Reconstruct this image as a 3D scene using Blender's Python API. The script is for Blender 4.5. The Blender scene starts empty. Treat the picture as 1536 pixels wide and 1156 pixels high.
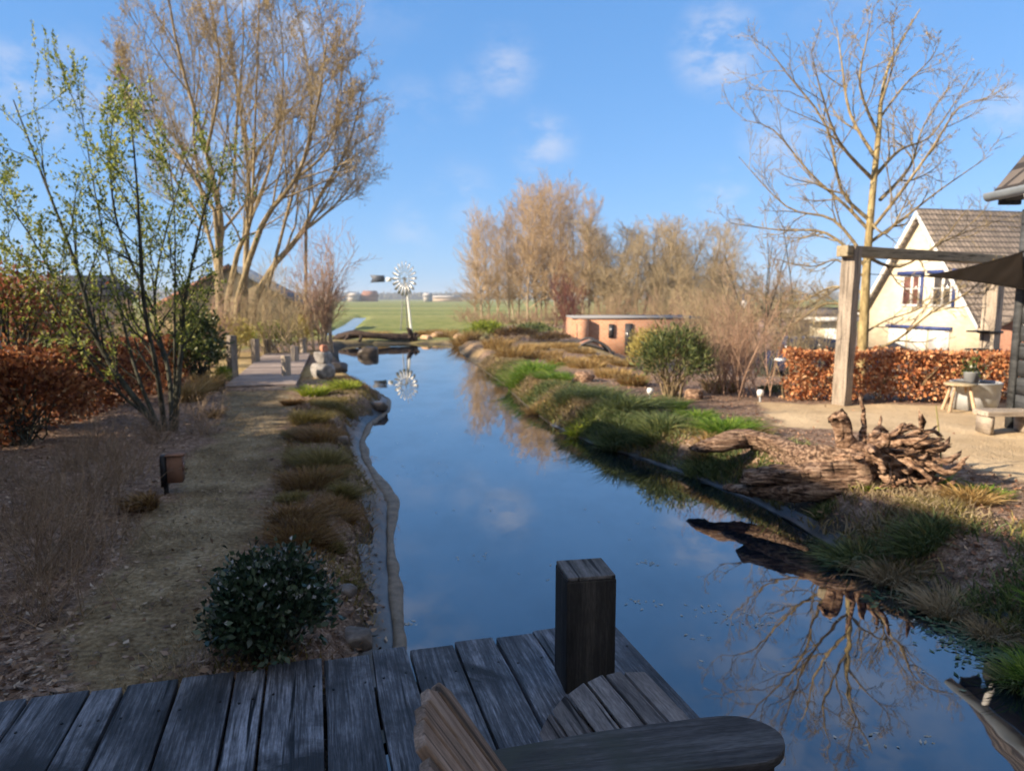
import bpy, bmesh, math
import numpy as np
from mathutils import Vector, Matrix, Euler
R = math.radians
scene = bpy.context.scene
COL = scene.collection
rng = np.random.default_rng(7)

# ------------------------------------------------------------------ camera
F, CX, CY, PITCH, H = 1080.0, 768.0, 578.0, R(6.9), 2.0
cam_d = bpy.data.cameras.new('camera'); cam = bpy.data.objects.new('camera', cam_d); COL.objects.link(cam)
cam.location = (0, 0, H); cam.rotation_euler = (R(90) - PITCH, 0, 0)
cam_d.sensor_width = 36.0; cam_d.lens = 36.0 * F / 1536.0
cam_d.clip_start = 0.05; cam_d.clip_end = 9000
cam_d.dof.use_dof = True; cam_d.dof.focus_distance = 1.85; cam_d.dof.aperture_fstop = 4.2
scene.camera = cam

# ------------------------------------------------------------------ light
SUN_AZ, SUN_EL = R(20), R(25)          # azimuth of travel, from +X towards +Y
d = Vector((math.cos(SUN_AZ) * math.cos(SUN_EL), math.sin(SUN_AZ) * math.cos(SUN_EL), -math.sin(SUN_EL)))
sl = bpy.data.lights.new('sun', 'SUN'); sun = bpy.data.objects.new('sun', sl); COL.objects.link(sun)
sl.energy = 5.0; sl.angle = R(0.5); sl.color = (1.0, 0.83, 0.62)
sun.rotation_euler = d.to_track_quat('-Z', 'Y').to_euler(); sun.location = (-30, -20, 40)

def pix_dir(px, py):
    u, v = px - CX, CY - py
    return Vector((u, F * math.cos(PITCH) + v * math.sin(PITCH), v * math.cos(PITCH) - F * math.sin(PITCH))).normalized()

world = bpy.data.worlds.new('World'); scene.world = world; world.use_nodes = True
nt = world.node_tree; nt.nodes.clear()
def N(nt, t, **kw):
    n = nt.nodes.new(t)
    for k, v in kw.items(): setattr(n, k, v)
    return n
sky = N(nt, 'ShaderNodeTexSky', sky_type='NISHITA', sun_disc=False)
sky.sun_elevation = SUN_EL; sky.sun_rotation = math.atan2(-math.cos(SUN_AZ), -math.sin(SUN_AZ))
sky.altitude = 0; sky.air_density = 1.0; sky.dust_density = 0.0; sky.ozone_density = 2.0
bg = N(nt, 'ShaderNodeBackground'); bg.inputs['Strength'].default_value = 0.125
out = N(nt, 'ShaderNodeOutputWorld')
tc = N(nt, 'ShaderNodeTexCoord')
# a few small cumulus puffs: soft patches in the sky broken up by noise
clouds = [(1075, 72, 52, 1.0), (1100, 78, 30, .7), (815, 216, 44, .6), (758, 100, 46, .5), (700, 140, 36, .3), (1165, 206, 46, .6), (1082, 292, 34, .55),
          (618, 160, 40, .3), (1515, 160, 38, .55), (395, 8, 80, 1.0), (440, 12, 50, .9), (95, 132, 60, .65), (30, 118, 46, .65), (690, 291, 46, .35), (618, 343, 38, .3),
          (300, 250, 60, .5), (1340, 300, 50, .4), (500, -160, 150, .5), (1300, -260, 170, .5)]
mp = N(nt, 'ShaderNodeMapping'); mp.inputs['Scale'].default_value = (1, 1, 2.0)
nt.links.new(tc.outputs['Generated'], mp.inputs['Vector'])
nz = N(nt, 'ShaderNodeTexNoise'); nz.inputs['Scale'].default_value = 16; nz.inputs['Detail'].default_value = 7; nz.inputs['Roughness'].default_value = .62
nt.links.new(mp.outputs['Vector'], nz.inputs['Vector'])
acc = None
for (px, py, rad, amt) in clouds:
    dv = pix_dir(px, py)
    ln = N(nt, 'ShaderNodeVectorMath', operation='DISTANCE'); ln.inputs[1].default_value = dv
    nt.links.new(tc.outputs['Generated'], ln.inputs[0])
    mr = N(nt, 'ShaderNodeMapRange', interpolation_type='SMOOTHSTEP'); mr.inputs[1].default_value = rad * 1.45 / F; mr.inputs[2].default_value = 0
    mr.inputs[3].default_value = 0; mr.inputs[4].default_value = amt
    nt.links.new(ln.outputs['Value'], mr.inputs[0])
    if acc is None: acc = mr.outputs[0]
    else:
        mx = N(nt, 'ShaderNodeMath', operation='MAXIMUM'); nt.links.new(acc, mx.inputs[0]); nt.links.new(mr.outputs[0], mx.inputs[1]); acc = mx.outputs[0]
nr = N(nt, 'ShaderNodeMapRange', interpolation_type='SMOOTHSTEP'); nr.inputs[1].default_value = .36; nr.inputs[2].default_value = .68
nt.links.new(nz.outputs['Fac'], nr.inputs[0])
ml = N(nt, 'ShaderNodeMath', operation='MULTIPLY'); nt.links.new(acc, ml.inputs[0]); nt.links.new(nr.outputs[0], ml.inputs[1])
m2 = N(nt, 'ShaderNodeMath', operation='MULTIPLY'); m2.inputs[1].default_value = .8; nt.links.new(ml.outputs[0], m2.inputs[0])
cm = N(nt, 'ShaderNodeMixRGB'); cm.inputs[2].default_value = (3.2, 3.2, 3.5, 1)
SKY_S = .125   # flatten the sky the way the phone's exposure does: per-channel power curve on the real sky
ss_ = N(nt, 'ShaderNodeSeparateColor'); nt.links.new(sky.outputs[0], ss_.inputs[0]); hs_ = N(nt, 'ShaderNodeCombineColor')
for k, (a_, g_) in enumerate([(.248, .654), (.35, .491), (.545, .424)]):
    pw = N(nt, 'ShaderNodeMath', operation='POWER'); pw.inputs[1].default_value = g_; nt.links.new(ss_.outputs[k], pw.inputs[0])
    mu_ = N(nt, 'ShaderNodeMath', operation='MULTIPLY'); mu_.inputs[1].default_value = a_ * SKY_S ** g_ / SKY_S; nt.links.new(pw.outputs[0], mu_.inputs[0]); nt.links.new(mu_.outputs[0], hs_.inputs[k])
nt.links.new(m2.outputs[0], cm.inputs[0]); nt.links.new(hs_.outputs[0], cm.inputs[1])
# unseen cloud bank added behind the camera; its brightness lifts the foreground shade
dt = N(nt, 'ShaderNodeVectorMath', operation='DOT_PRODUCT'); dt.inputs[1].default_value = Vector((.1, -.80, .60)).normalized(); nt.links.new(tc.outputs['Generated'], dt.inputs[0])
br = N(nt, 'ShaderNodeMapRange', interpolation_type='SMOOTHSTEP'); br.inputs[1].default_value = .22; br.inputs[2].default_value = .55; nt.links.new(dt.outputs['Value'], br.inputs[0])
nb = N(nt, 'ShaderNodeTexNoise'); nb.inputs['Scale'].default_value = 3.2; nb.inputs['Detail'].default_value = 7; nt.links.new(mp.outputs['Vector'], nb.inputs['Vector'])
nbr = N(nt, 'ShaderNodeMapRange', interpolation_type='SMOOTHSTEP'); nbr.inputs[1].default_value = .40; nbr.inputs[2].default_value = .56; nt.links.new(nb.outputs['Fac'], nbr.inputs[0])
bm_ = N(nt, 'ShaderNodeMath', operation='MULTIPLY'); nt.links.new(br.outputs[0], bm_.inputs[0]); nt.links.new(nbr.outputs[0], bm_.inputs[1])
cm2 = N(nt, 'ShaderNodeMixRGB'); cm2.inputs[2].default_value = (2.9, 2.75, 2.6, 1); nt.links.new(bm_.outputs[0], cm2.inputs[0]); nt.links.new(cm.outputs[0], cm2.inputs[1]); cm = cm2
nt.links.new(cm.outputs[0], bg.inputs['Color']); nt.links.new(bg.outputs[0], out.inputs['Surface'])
scene.view_settings.view_transform = 'Standard'; scene.view_settings.look = 'None'
scene.view_settings.exposure = 1.1; scene.view_settings.gamma = 1.0
scene.cycles.max_bounces = 6; scene.cycles.transparent_max_bounces = 8
scene.cycles.use_adaptive_sampling = True; scene.cycles.adaptive_threshold = 0.02
scene.cycles.use_denoising = True
scene.cycles.caustics_reflective = False; scene.cycles.caustics_refractive = False

# ------------------------------------------------------------------ helpers
def at(px, py, z=.35):
    u, v = px - CX, CY - py
    fy = F * math.cos(PITCH) + v * math.sin(PITCH); fz = v * math.cos(PITCH) - F * math.sin(PITCH)
    t = (z - H) / fz
    return (u * t, fy * t)
def at_dist(px, py, Y):
    u, v = px - CX, CY - py
    fy = F * math.cos(PITCH) + v * math.sin(PITCH); fz = v * math.cos(PITCH) - F * math.sin(PITCH)
    t = Y / fy
    return (u * t, Y, H + fz * t)
def sstep(a, b, x):
    t = np.clip((x - a) / (b - a), 0, 1); return t * t * (3 - 2 * t)
def unit(v): return v / (np.linalg.norm(v, axis=-1, keepdims=True) + 1e-9)
def sdist(P, poly):
    """signed distance to a closed polygon, positive outside"""
    P = np.asarray(P, float); poly = np.asarray(poly, float)
    dmin = np.full(len(P), 1e18); inside = np.zeros(len(P), bool)
    n = len(poly)
    for i in range(n):
        a, b = poly[i], poly[(i + 1) % n]; e = b - a; w = P - a
        t = np.clip((w @ e) / (e @ e), 0, 1)
        q = w - t[:, None] * e
        dmin = np.minimum(dmin, (q * q).sum(1))
        c = ((a[1] > P[:, 1]) != (b[1] > P[:, 1]))
        with np.errstate(divide='ignore', invalid='ignore'):
            xx = (b[0] - a[0]) * (P[:, 1] - a[1]) / (b[1] - a[1]) + a[0]
        inside ^= c & (P[:, 0] < xx)
    s = np.sqrt(dmin); s[inside] *= -1
    return s
def vnoise(P, scale, seed=0):
    """cheap smooth 2-D value noise in -1..1"""
    P = np.asarray(P) * scale; i = np.floor(P).astype(np.int64); f = P - i; f = f * f * (3 - 2 * f)
    def h(a, b):
        x = (a * 374761393 + b * 668265263 + seed * 144269) & 0x7fffffff
        x = ((x ^ (x >> 13)) * 1274126177) & 0x7fffffff
        return ((x ^ (x >> 16)) & 0xffff) / 32767.5 - 1
    a, b = i[..., 0], i[..., 1]
    return ((h(a, b) * (1 - f[..., 0]) + h(a + 1, b) * f[..., 0]) * (1 - f[..., 1]) + (h(a, b + 1) * (1 - f[..., 0]) + h(a + 1, b + 1) * f[..., 0]) * f[..., 1])
def fbm(P, scale, seed=0, o=3):
    return sum(vnoise(P, scale * 2 ** k, seed + k) / 2 ** k for k in range(o)) / 1.6

class MB:
    def __init__(s): s.v = []; s.q = []; s.t = []; s.n = 0
    def add(s, V, Fc):
        V = np.asarray(V, float).reshape(-1, 3); Fc = np.asarray(Fc, np.int64)
        if len(Fc): (s.q if Fc.shape[1] == 4 else s.t).append(Fc + s.n)
        s.v.append(V); s.n += len(V)
    def tubes(s, P, Rd, sides=4, cap=False, rough=0, rg=None):
        P = np.asarray(P, float); Rd = np.asarray(Rd, float)
        if P.ndim == 2: P = P[None]; Rd = Rd[None]
        T, n, _ = P.shape
        if T == 0: return
        tan = np.empty_like(P); tan[:, 1:-1] = P[:, 2:] - P[:, :-2]; tan[:, 0] = P[:, 1] - P[:, 0]; tan[:, -1] = P[:, -1] - P[:, -2]
        tan = unit(tan)
        ref = np.where(np.abs(unit(P[:, -1] - P[:, 0])[:, 2:3]) > .8, np.array([[1., .13, 0]]), np.array([[0., 0.1, 1.]]))[:, None]
        x = unit(np.cross(tan, ref)); y = np.cross(tan, x)
        a = np.arange(sides) / sides * 2 * math.pi
        rr = Rd[:, :, None] * np.ones(sides)
        if rough: rr = rr * (1 + (rg or rng).normal(0, rough, rr.shape))
        V = P[:, :, None] + rr[..., None] * (x[:, :, None] * np.cos(a)[:, None] + y[:, :, None] * np.sin(a)[:, None])
        idx = np.arange(T * n * sides).reshape(T, n, sides); r = np.roll(idx, -1, axis=2)
        Fc = np.stack([idx[:, :-1], r[:, :-1], r[:, 1:], idx[:, 1:]], -1).reshape(-1, 4)
        s.add(V, Fc)
        if cap:
            for k in (0, n - 1):
                base = s.n; C = P[:, k]; ring = V[:, k]
                VV = np.concatenate([C[:, None], ring], 1)
                i0 = np.arange(T)[:, None] * (sides + 1)
                j = np.arange(sides)[None]
                A = i0 + 0 * j; B = i0 + 1 + j; D = i0 + 1 + (j + 1) % sides
                tri = np.stack([A, D, B] if k == 0 else [A, B, D], -1).reshape(-1, 3)
                s.add(VV, tri)
    def box(s, c, size, rz=0, M=None):
        x, y, z = np.array(size) / 2
        V = np.array([(-x, -y, -z), (x, -y, -z), (x, y, -z), (-x, y, -z), (-x, -y, z), (x, -y, z), (x, y, z), (-x, y, z)])
        ca, sa = math.cos(rz), math.sin(rz)
        V = V @ np.array([[ca, sa, 0], [-sa, ca, 0], [0, 0, 1]])
        if M is not None: V = V @ np.array(M).T
        s.add(V + np.array(c), [(0, 3, 2, 1), (4, 5, 6, 7), (0, 1, 5, 4), (1, 2, 6, 5), (2, 3, 7, 6), (3, 0, 4, 7)])
    def prism(s, outline, d0, d1, axes):
        """outline (n,2) in plane axes[0], axes[1], extruded along axes[2] from d0 to d1; origin axes[3]"""
        ax, ay, az, o = [np.array(a, float) for a in axes]
        n = len(outline); O = np.array(outline, float)
        base = o + O[:, :1] * ax + O[:, 1:] * ay
        V = np.concatenate([base + az * d0, base + az * d1]); k0 = s.n
        s.v.append(V); s.n += 2 * n
        i = np.arange(n); j = (i + 1) % n
        s.q.append(np.stack([i, j, j + n, i + n], -1) + k0)
        # fans need convex outlines
        c0 = s.n; s.v.append(np.stack([V[:n].mean(0), V[n:].mean(0)])); s.n += 2
        s.t.append(np.stack([np.full(n, c0), j + k0, i + k0], -1)); s.t.append(np.stack([np.full(n, c0 + 1), i + n + k0, j + n + k0], -1))
    def leaves(s, C, A, L, W, g=None, flat=None):
        g = g or rng
        n = len(C); A = unit(A); q = g.normal(size=(n, 3))
        if flat is not None: q = q * flat + np.array([0, 0, 1.])
        S = unit(np.cross(A, q)); Nn = np.cross(A, S)
        L = np.broadcast_to(np.asarray(L, float), (n,))[:, None]; W = np.broadcast_to(np.asarray(W, float), (n,))[:, None]
        V = np.stack([C, C + A * L * .45 + S * W * .5 + Nn * W * .16, C + A * L, C + A * L * .45 - S * W * .5 + Nn * W * .16], 1)
        s.add(V, np.arange(4 * n).reshape(n, 4))
    def ribbons(s, P, Wd, g=None):
        g = g or rng
        T, n, _ = P.shape
        S = g.normal(size=(T, 3)); S[:, 2] *= .2; S = unit(S)[:, None]
        V = np.stack([P + S * Wd[..., None] * .5, P - S * Wd[..., None] * .5], 2)
        idx = np.arange(T * n * 2).reshape(T, n, 2)
        Fc = np.stack([idx[:, :-1, 0], idx[:, :-1, 1], idx[:, 1:, 1], idx[:, 1:, 0]], -1).reshape(-1, 4)
        s.add(V, Fc)
    def mesh(s, name, origin=(0, 0, 0), smooth=False):
        V = np.concatenate(s.v) - np.array(origin)
        q = np.concatenate(s.q) if s.q else np.zeros((0, 4), int); t = np.concatenate(s.t) if s.t else np.zeros((0, 3), int)
        me = bpy.data.meshes.new(name)
        me.vertices.add(len(V)); me.vertices.foreach_set('co', V.astype(np.float32).ravel())
        nl = 4 * len(q) + 3 * len(t); me.loops.add(nl)
        me.loops.foreach_set('vertex_index', np.concatenate([q.ravel(), t.ravel()]).astype(np.int32))
        me.polygons.add(len(q) + len(t))
        me.polygons.foreach_set('loop_start', np.concatenate([np.arange(len(q)) * 4, 4 * len(q) + np.arange(len(t)) * 3]).astype(np.int32))
        if smooth: me.polygons.foreach_set('use_smooth', np.ones(len(q) + len(t), bool))
        me.update(calc_edges=True); me.validate()
        return me
def base_of(parent):
    return Vector(parent['_o']) if parent is not None and '_o' in parent.keys() else Vector((0, 0, 0))
def part(name, mb, mat, parent=None, smooth=False, label=None):
    o = base_of(parent) if parent is not None else Vector((0, 0, 0))
    me = mb.mesh(name, o, smooth); me.materials.append(mat)
    ob = bpy.data.objects.new(name, me); COL.objects.link(ob)
    if parent is not None: ob.parent = parent; ob['_o'] = tuple(o)
    if label: ob['label'] = label
    return ob
def thing(name, label, cat, loc, group=None):
    o = bpy.data.objects.new(name, None); COL.objects.link(o); o.location = loc; o['_o'] = tuple(loc)
    o.empty_display_size = .2
    o['label'] = label; o['category'] = cat
    if group: o['group'] = group
    return o
def tag(o, label, cat, group=None):
    o['label'] = label; o['category'] = cat
    if group: o['group'] = group
    return o
def single(name, mb, mat, label, cat, loc, group=None, smooth=False):
    me = mb.mesh(name, loc, smooth); me.materials.append(mat)
    ob = bpy.data.objects.new(name, me); COL.objects.link(ob); ob.location = loc; ob['_o'] = tuple(loc)
    return tag(ob, label, cat, group)
def copy_thing(src, loc, rz, label, sc=1.0):
    r = src.copy(); COL.objects.link(r); r.location = loc; r.rotation_euler = (0, 0, rz); r.scale = (sc, sc, sc)
    r['_o'] = tuple(loc); r['label'] = label
    for ch in src.children:
        c = ch.copy(); COL.objects.link(c); c.parent = r
        for gch in ch.children:
            gg = gch.copy(); COL.objects.link(gg); gg.parent = c
    return r
def struct(name, mb, mat, smooth=False, kind='structure'):
    ob = part(name, mb, mat, None, smooth); ob['kind'] = kind; return ob
def board(name, L, W, T, mat, parent, M, bevel=.006, outline=None, rough=0.0, seed=0, cutoff=None):
    """a board: length along local Y, width X, thickness Z; own transform so that the grain follows it"""
    bm = bmesh.new()
    if outline is None: outline = [(-W / 2, -L / 2), (W / 2, -L / 2), (W / 2, L / 2), (-W / 2, L / 2)]
    vs = [bm.verts.new((x, y, -T / 2)) for x, y in outline]
    f = bm.faces.new(vs)
    ex = bmesh.ops.extrude_face_region(bm, geom=[f])
    bmesh.ops.translate(bm, vec=(0, 0, T), verts=[v for v in ex['geom'] if isinstance(v, bmesh.types.BMVert)])
    bmesh.ops.recalc_face_normals(bm, faces=bm.faces)
    if bevel:
        bmesh.ops.bevel(bm, geom=list(bm.edges), offset=bevel, segments=2, affect='EDGES', profile=.6, clamp_overlap=True)
    if rough:
        bmesh.ops.subdivide_edges(bm, edges=[e for e in bm.edges if e.calc_length() > .15], cuts=14)
        bmesh.ops.triangulate(bm, faces=[f for f in bm.faces if len(f.verts) > 4])
        g = np.random.default_rng(seed)
        ph = g.random(6) * 9
        for v in bm.verts:
            x, y, z = v.co
            v.co.x += rough * (math.sin(7 * y + ph[0]) + .6 * math.sin(23 * y + ph[1]) + .35 * math.sin(61 * y + ph[2])) * (1 if x > 0 else -1)
            v.co.z += rough * .5 * math.sin(3 * y + 9 * x + ph[3])
    me = bpy.data.meshes.new(name); bm.to_mesh(me); bm.free(); me.materials.append(mat)
    ob = bpy.data.objects.new(name, me); COL.objects.link(ob)
    if parent is not None:
        ob.parent = parent; o = base_of(parent); M = Matrix.Translation(-o) @ M
    ob.matrix_local = M
    return ob
def frame(o, xdir, ydir, zdir=None):
    x = Vector(xdir).normalized(); y = Vector(ydir).normalized(); z = x.cross(y).normalized(); x = y.cross(z).normalized()
    M = Matrix((x, y, z)).transposed().to_4x4(); M.translation = Vector(o); return M

# ------------------------------------------------------------------ materials
def new_mat(name):
    m = bpy.data.materials.new(name); m.use_nodes = True
    nt = m.node_tree; b = nt.nodes['Principled BSDF']; return m, nt, b
def ramp(nt, fac, stops):
    r = N(nt, 'ShaderNodeValToRGB'); e = r.color_ramp.elements
    while len(e) < len(stops): e.new(.5)
    for k, (p, c) in enumerate(stops): e[k].position = p; e[k].color = (*c, 1)
    nt.links.new(fac, r.inputs[0]); return r.outputs[0]
def noise(nt, scale, vec=None, sc=(1, 1, 1), detail=4, rough=.55, coord='Object'):
    t = N(nt, 'ShaderNodeTexCoord'); m = N(nt, 'ShaderNodeMapping'); m.inputs['Scale'].default_value = sc
    nt.links.new(t.outputs[coord], m.inputs['Vector'])
    n = N(nt, 'ShaderNodeTexNoise'); n.inputs['Scale'].default_value = scale; n.inputs['Detail'].default_value = detail; n.inputs['Roughness'].default_value = rough
    nt.links.new(m.outputs['Vector'], n.inputs['Vector']); return n.outputs['Fac']
def bump(nt, b, h, s, dist=.02):
    bp = N(nt, 'ShaderNodeBump'); bp.inputs['Strength'].default_value = s; bp.inputs['Distance'].default_value = dist
    nt.links.new(h, bp.inputs['Height']); nt.links.new(bp.outputs[0], b.inputs['Normal'])
def mixc(nt, fac, a, b, mode='MIX'):
    m = N(nt, 'ShaderNodeMixRGB', blend_type=mode)
    for i, x in ((0, fac), (1, a), (2, b)):
        if isinstance(x, (int, float)): m.inputs[i].default_value = x
        elif isinstance(x, tuple): m.inputs[i].default_value = (*x, 1)
        else: nt.links.new(x, m.inputs[i])
    return m.outputs[0]
def noise_mat(name, stops, scale=5, sc=(1, 1, 1), rough=.85, bmp=.3, dist=.02, detail=6, spec=.3, metal=0, coord='Object', fine=None):
    m, nt, b = new_mat(name)
    n = noise(nt, scale, sc=sc, detail=detail, coord=coord)
    c = ramp(nt, n, stops)
    if fine:
        n2 = noise(nt, fine, detail=3, coord=coord); c = mixc(nt, .55, c, ramp(nt, n2, [(.3, (.45, .45, .45)), (.7, (1.5, 1.5, 1.5))]), 'MULTIPLY')
    nt.links.new(c, b.inputs['Base Color'])
    b.inputs['Roughness'].default_value = rough; b.inputs['Specular IOR Level'].default_value = spec; b.inputs['Metallic'].default_value = metal
    if bmp: bump(nt, b, n, bmp, dist)
    return m
def leaf_mat(name, stops, trans=.35, rough=.55, spec=.25):
    """each leaf (mesh island) takes its own colour out of the ramp"""
    m, nt, b = new_mat(name)
    g = N(nt, 'ShaderNodeNewGeometry'); c = ramp(nt, g.outputs['Random Per Island'], stops)
    nt.links.new(c, b.inputs['Base Color']); b.inputs['Roughness'].default_value = rough; b.inputs['Specular IOR Level'].default_value = spec
    if trans:
        t = N(nt, 'ShaderNodeBsdfTranslucent'); nt.links.new(c, t.inputs['Color'])
        mx = N(nt, 'ShaderNodeMixShader'); mx.inputs[0].default_value = trans
        o = nt.nodes['Material Output']; nt.links.new(b.outputs[0], mx.inputs[1]); nt.links.new(t.outputs[0], mx.inputs[2]); nt.links.new(mx.outputs[0], o.inputs['Surface'])
    return m
def wood_mat(name, dark, mid, light, rough=.8, grain=90, patch=None, bmp=.5, warm=0):
    m, nt, b = new_mat(name)
    oi = N(nt, 'ShaderNodeObjectInfo')
    t = N(nt, 'ShaderNodeTexCoord'); ad = N(nt, 'ShaderNodeVectorMath', operation='ADD'); cmb = N(nt, 'ShaderNodeCombineXYZ')
    mu = N(nt, 'ShaderNodeMath', operation='MULTIPLY'); mu.inputs[1].default_value = 37.0
    nt.links.new(oi.outputs['Random'], mu.inputs[0])
    for i in range(3): nt.links.new(mu.outputs[0], cmb.inputs[i])
    nt.links.new(t.outputs['Object'], ad.inputs[0]); nt.links.new(cmb.outputs[0], ad.inputs[1])
    def nz(scale, sc, det=5, ro=.6):
        mpn = N(nt, 'ShaderNodeMapping'); mpn.inputs['Scale'].default_value = sc; nt.links.new(ad.outputs[0], mpn.inputs['Vector'])
        n = N(nt, 'ShaderNodeTexNoise'); n.inputs['Scale'].default_value = scale; n.inputs['Detail'].default_value = det; n.inputs['Roughness'].default_value = ro
        n.inputs['Distortion'].default_value = .4
        nt.links.new(mpn.outputs[0], n.inputs['Vector']); return n.outputs['Fac']
    g1 = nz(grain, (1, .045, 1)); g2 = nz(9, (1, .12, 1)); g3 = nz(3.2, (1, .6, 1), 6, .7)
    s1 = N(nt, 'ShaderNodeMath', operation='ADD'); nt.links.new(g1, s1.inputs[0]); nt.links.new(g2, s1.inputs[1])
    s2 = N(nt, 'ShaderNodeMath', operation='ADD'); nt.links.new(s1.outputs[0], s2.inputs[0]); nt.links.new(g3, s2.inputs[1])
    s3 = N(nt, 'ShaderNodeMath', operation='MULTIPLY'); nt.links.new(s2.outputs[0], s3.inputs[0]); s3.inputs[1].default_value = 1 / 3
    c = ramp(nt, s3.outputs[0], [(.38, dark), (.49, mid), (.60, light)])
    tone = N(nt, 'ShaderNodeMapRange'); tone.inputs[3].default_value = .72; tone.inputs[4].default_value = 1.25; nt.links.new(oi.outputs['Random'], tone.inputs[0])
    c = mixc(nt, 1.0, c, tone.outputs[0], 'MULTIPLY')
    ck = nz(26, (1, .035, 1), 3, .5); cr = N(nt, 'ShaderNodeMapRange'); cr.inputs[1].default_value = .60; cr.inputs[2].default_value = .66; nt.links.new(ck, cr.inputs[0])
    c = mixc(nt, cr.outputs[0], c, tuple(x * .45 for x in dark))
    fl = nz(190, (1, .16, 1), 2, .5); c = mixc(nt, .45, c, ramp(nt, fl, [(.35, (.55, .55, .55)), (.65, (1.45, 1.45, 1.45))]), 'MULTIPLY')
    if patch:
        pf = nz(2.1, (1, .8, 1), 6, .65); mr = N(nt, 'ShaderNodeMapRange'); mr.inputs[1].default_value = .52; mr.inputs[2].default_value = .64; nt.links.new(pf, mr.inputs[0])
        c = mixc(nt, mr.outputs[0], c, patch)
    nt.links.new(c, b.inputs['Base Color']); b.inputs['Roughness'].default_value = rough; b.inputs['Specular IOR Level'].default_value = .3
    bump(nt, b, s1.outputs[0], bmp, .006)
    return m
M = {}
M['deck'] = wood_mat('weathered_deck_wood', (.012, .013, .016), (.075, .082, .097), (.27, .29, .335), rough=.6, grain=110, patch=(.024, .025, .028), bmp=.9)
M['post'] = wood_mat('dark_wet_timber', (.012, .012, .012), (.03, .028, .026), (.07, .062, .055), rough=.75, grain=60)
M['posttop'] = wood_mat('timber_end', (.04, .04, .04), (.09, .085, .08), (.17, .16, .16), grain=40)
M['chairwarm'] = wood_mat('tan_chair_wood', (.10, .07, .05), (.24, .17, .125), (.40, .31, .25), grain=60)
M['chairgrey'] = wood_mat('grey_chair_wood', (.06, .055, .055), (.16, .145, .14), (.27, .25, .24), grain=60)
M['chairarm'] = wood_mat('dark_chair_wood', (.02, .02, .022), (.062, .06, .062), (.13, .13, .135), grain=70, patch=(.045, .05, .042))
M['timber'] = wood_mat('sun_bleached_timber', (.16, .13, .10), (.30, .25, .20), (.42, .36, .29), grain=40)
M['jetty'] = wood_mat('grey_jetty_wood', (.15, .12, .10), (.28, .22, .19), (.38, .31, .26), grain=40)
M['beam'] = wood_mat('mossy_beam', (.20, .16, .09), (.38, .31, .20), (.5, .42, .29), grain=40)
M['palewood'] = wood_mat('pale_stool_wood', (.4, .27, .16), (.55, .40, .26), (.65, .5, .34), grain=50)
M['root'] = noise_mat('driftwood', [(.36, (.035, .02, .014)), (.48, (.20, .115, .07)), (.62, (.42, .28, .19))], scale=13, sc=(1, 1, 2.4), bmp=1, dist=.05, rough=.9, fine=70)
M['log'] = noise_mat('driftwood_log', [(.36, (.03, .018, .012)), (.48, (.17, .10, .065)), (.62, (.37, .255, .175))], scale=14, sc=(.3, 2.2, 3.2), bmp=1, dist=.05, rough=.9, fine=60)
M['darkroot'] = noise_mat('dark_root', [(.3, (.02, .014, .012)), (.7, (.09, .06, .045))], scale=8, bmp=.8)
M['stone'] = noise_mat('grey_stone', [(.3, (.14, .13, .12)), (.6, (.33, .31, .29)), (.75, (.5, .47, .44))], scale=9, bmp=.5)
M['bankstone'] = noise_mat('bank_stone', [(.3, (.07, .062, .055)), (.6, (.17, .15, .135)), (.75, (.27, .25, .23))], scale=14, bmp=.6)
M['wetstone'] = noise_mat('dark_wet_rock', [(.3, (.03, .026, .022)), (.7, (.10, .08, .065))], scale=7, bmp=.6, rough=.4)
M['terracotta'] = noise_mat('terracotta', [(.3, (.4, .16, .1)), (.7, (.6, .3, .2))], scale=8)
def bark(name, a, b_, c): return noise_mat(name, [(.3, a), (.5, b_), (.68, c)], scale=14, sc=(1, 1, .35), bmp=.6, dist=.02, rough=.9)
M['bark_yellow'] = bark('lichen_bark', (.14, .105, .05), (.32, .245, .115), (.47, .375, .19))
M['bark_warm'] = bark('warm_bark', (.12, .09, .05), (.27, .205, .115), (.41, .32, .19))
M['bark_mid'] = bark('brown_bark', (.10, .075, .04), (.24, .18, .095), (.38, .30, .16))
M['bark_dark'] = bark('dark_bark', (.018, .02, .014), (.05, .05, .036), (.10, .10, .07))
M['bark_pale'] = bark('pale_bark', (.25, .18, .12), (.42, .32, .22), (.55, .44, .33))
M['twig_pale'] = noise_mat('pale_twigs', [(.3, (.20, .155, .09)), (.7, (.40, .32, .19))], scale=3, bmp=0)
M['twig_orange'] = noise_mat('orange_twigs', [(.3, (.34, .235, .135)), (.7, (.54, .40, .25))], scale=.8, bmp=0)
M['twig_brown'] = noise_mat('brown_twigs', [(.3, (.27, .205, .12)), (.7, (.48, .38, .23))], scale=.8, bmp=0)
M['twig_red'] = noise_mat('red_twigs', [(.3, (.10, .035, .03)), (.7, (.22, .085, .06))], scale=1.5, bmp=0)
M['twig_pink'] = noise_mat('pinkish_twigs', [(.3, (.26, .16, .11)), (.7, (.45, .30, .21))], scale=2, bmp=0)
M['twig_grey'] = noise_mat('dry_grey_stems', [(.3, (.17, .12, .08)), (.7, (.42, .31, .21))], scale=6, bmp=0)
M['bud'] = leaf_mat('tan_buds', [(0, (.28, .19, .08)), (.5, (.46, .33, .15)), (1, (.58, .46, .27))])
M['spring'] = leaf_mat('spring_leaf', [(0, (.09, .13, .02)), (.5, (.25, .29, .05)), (1, (.48, .48, .14))], trans=.45)
M['green'] = leaf_mat('green_leaf', [(0, (.025, .045, .012)), (.6, (.065, .095, .022)), (1, (.26, .26, .08))], rough=.35, spec=.45)
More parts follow.
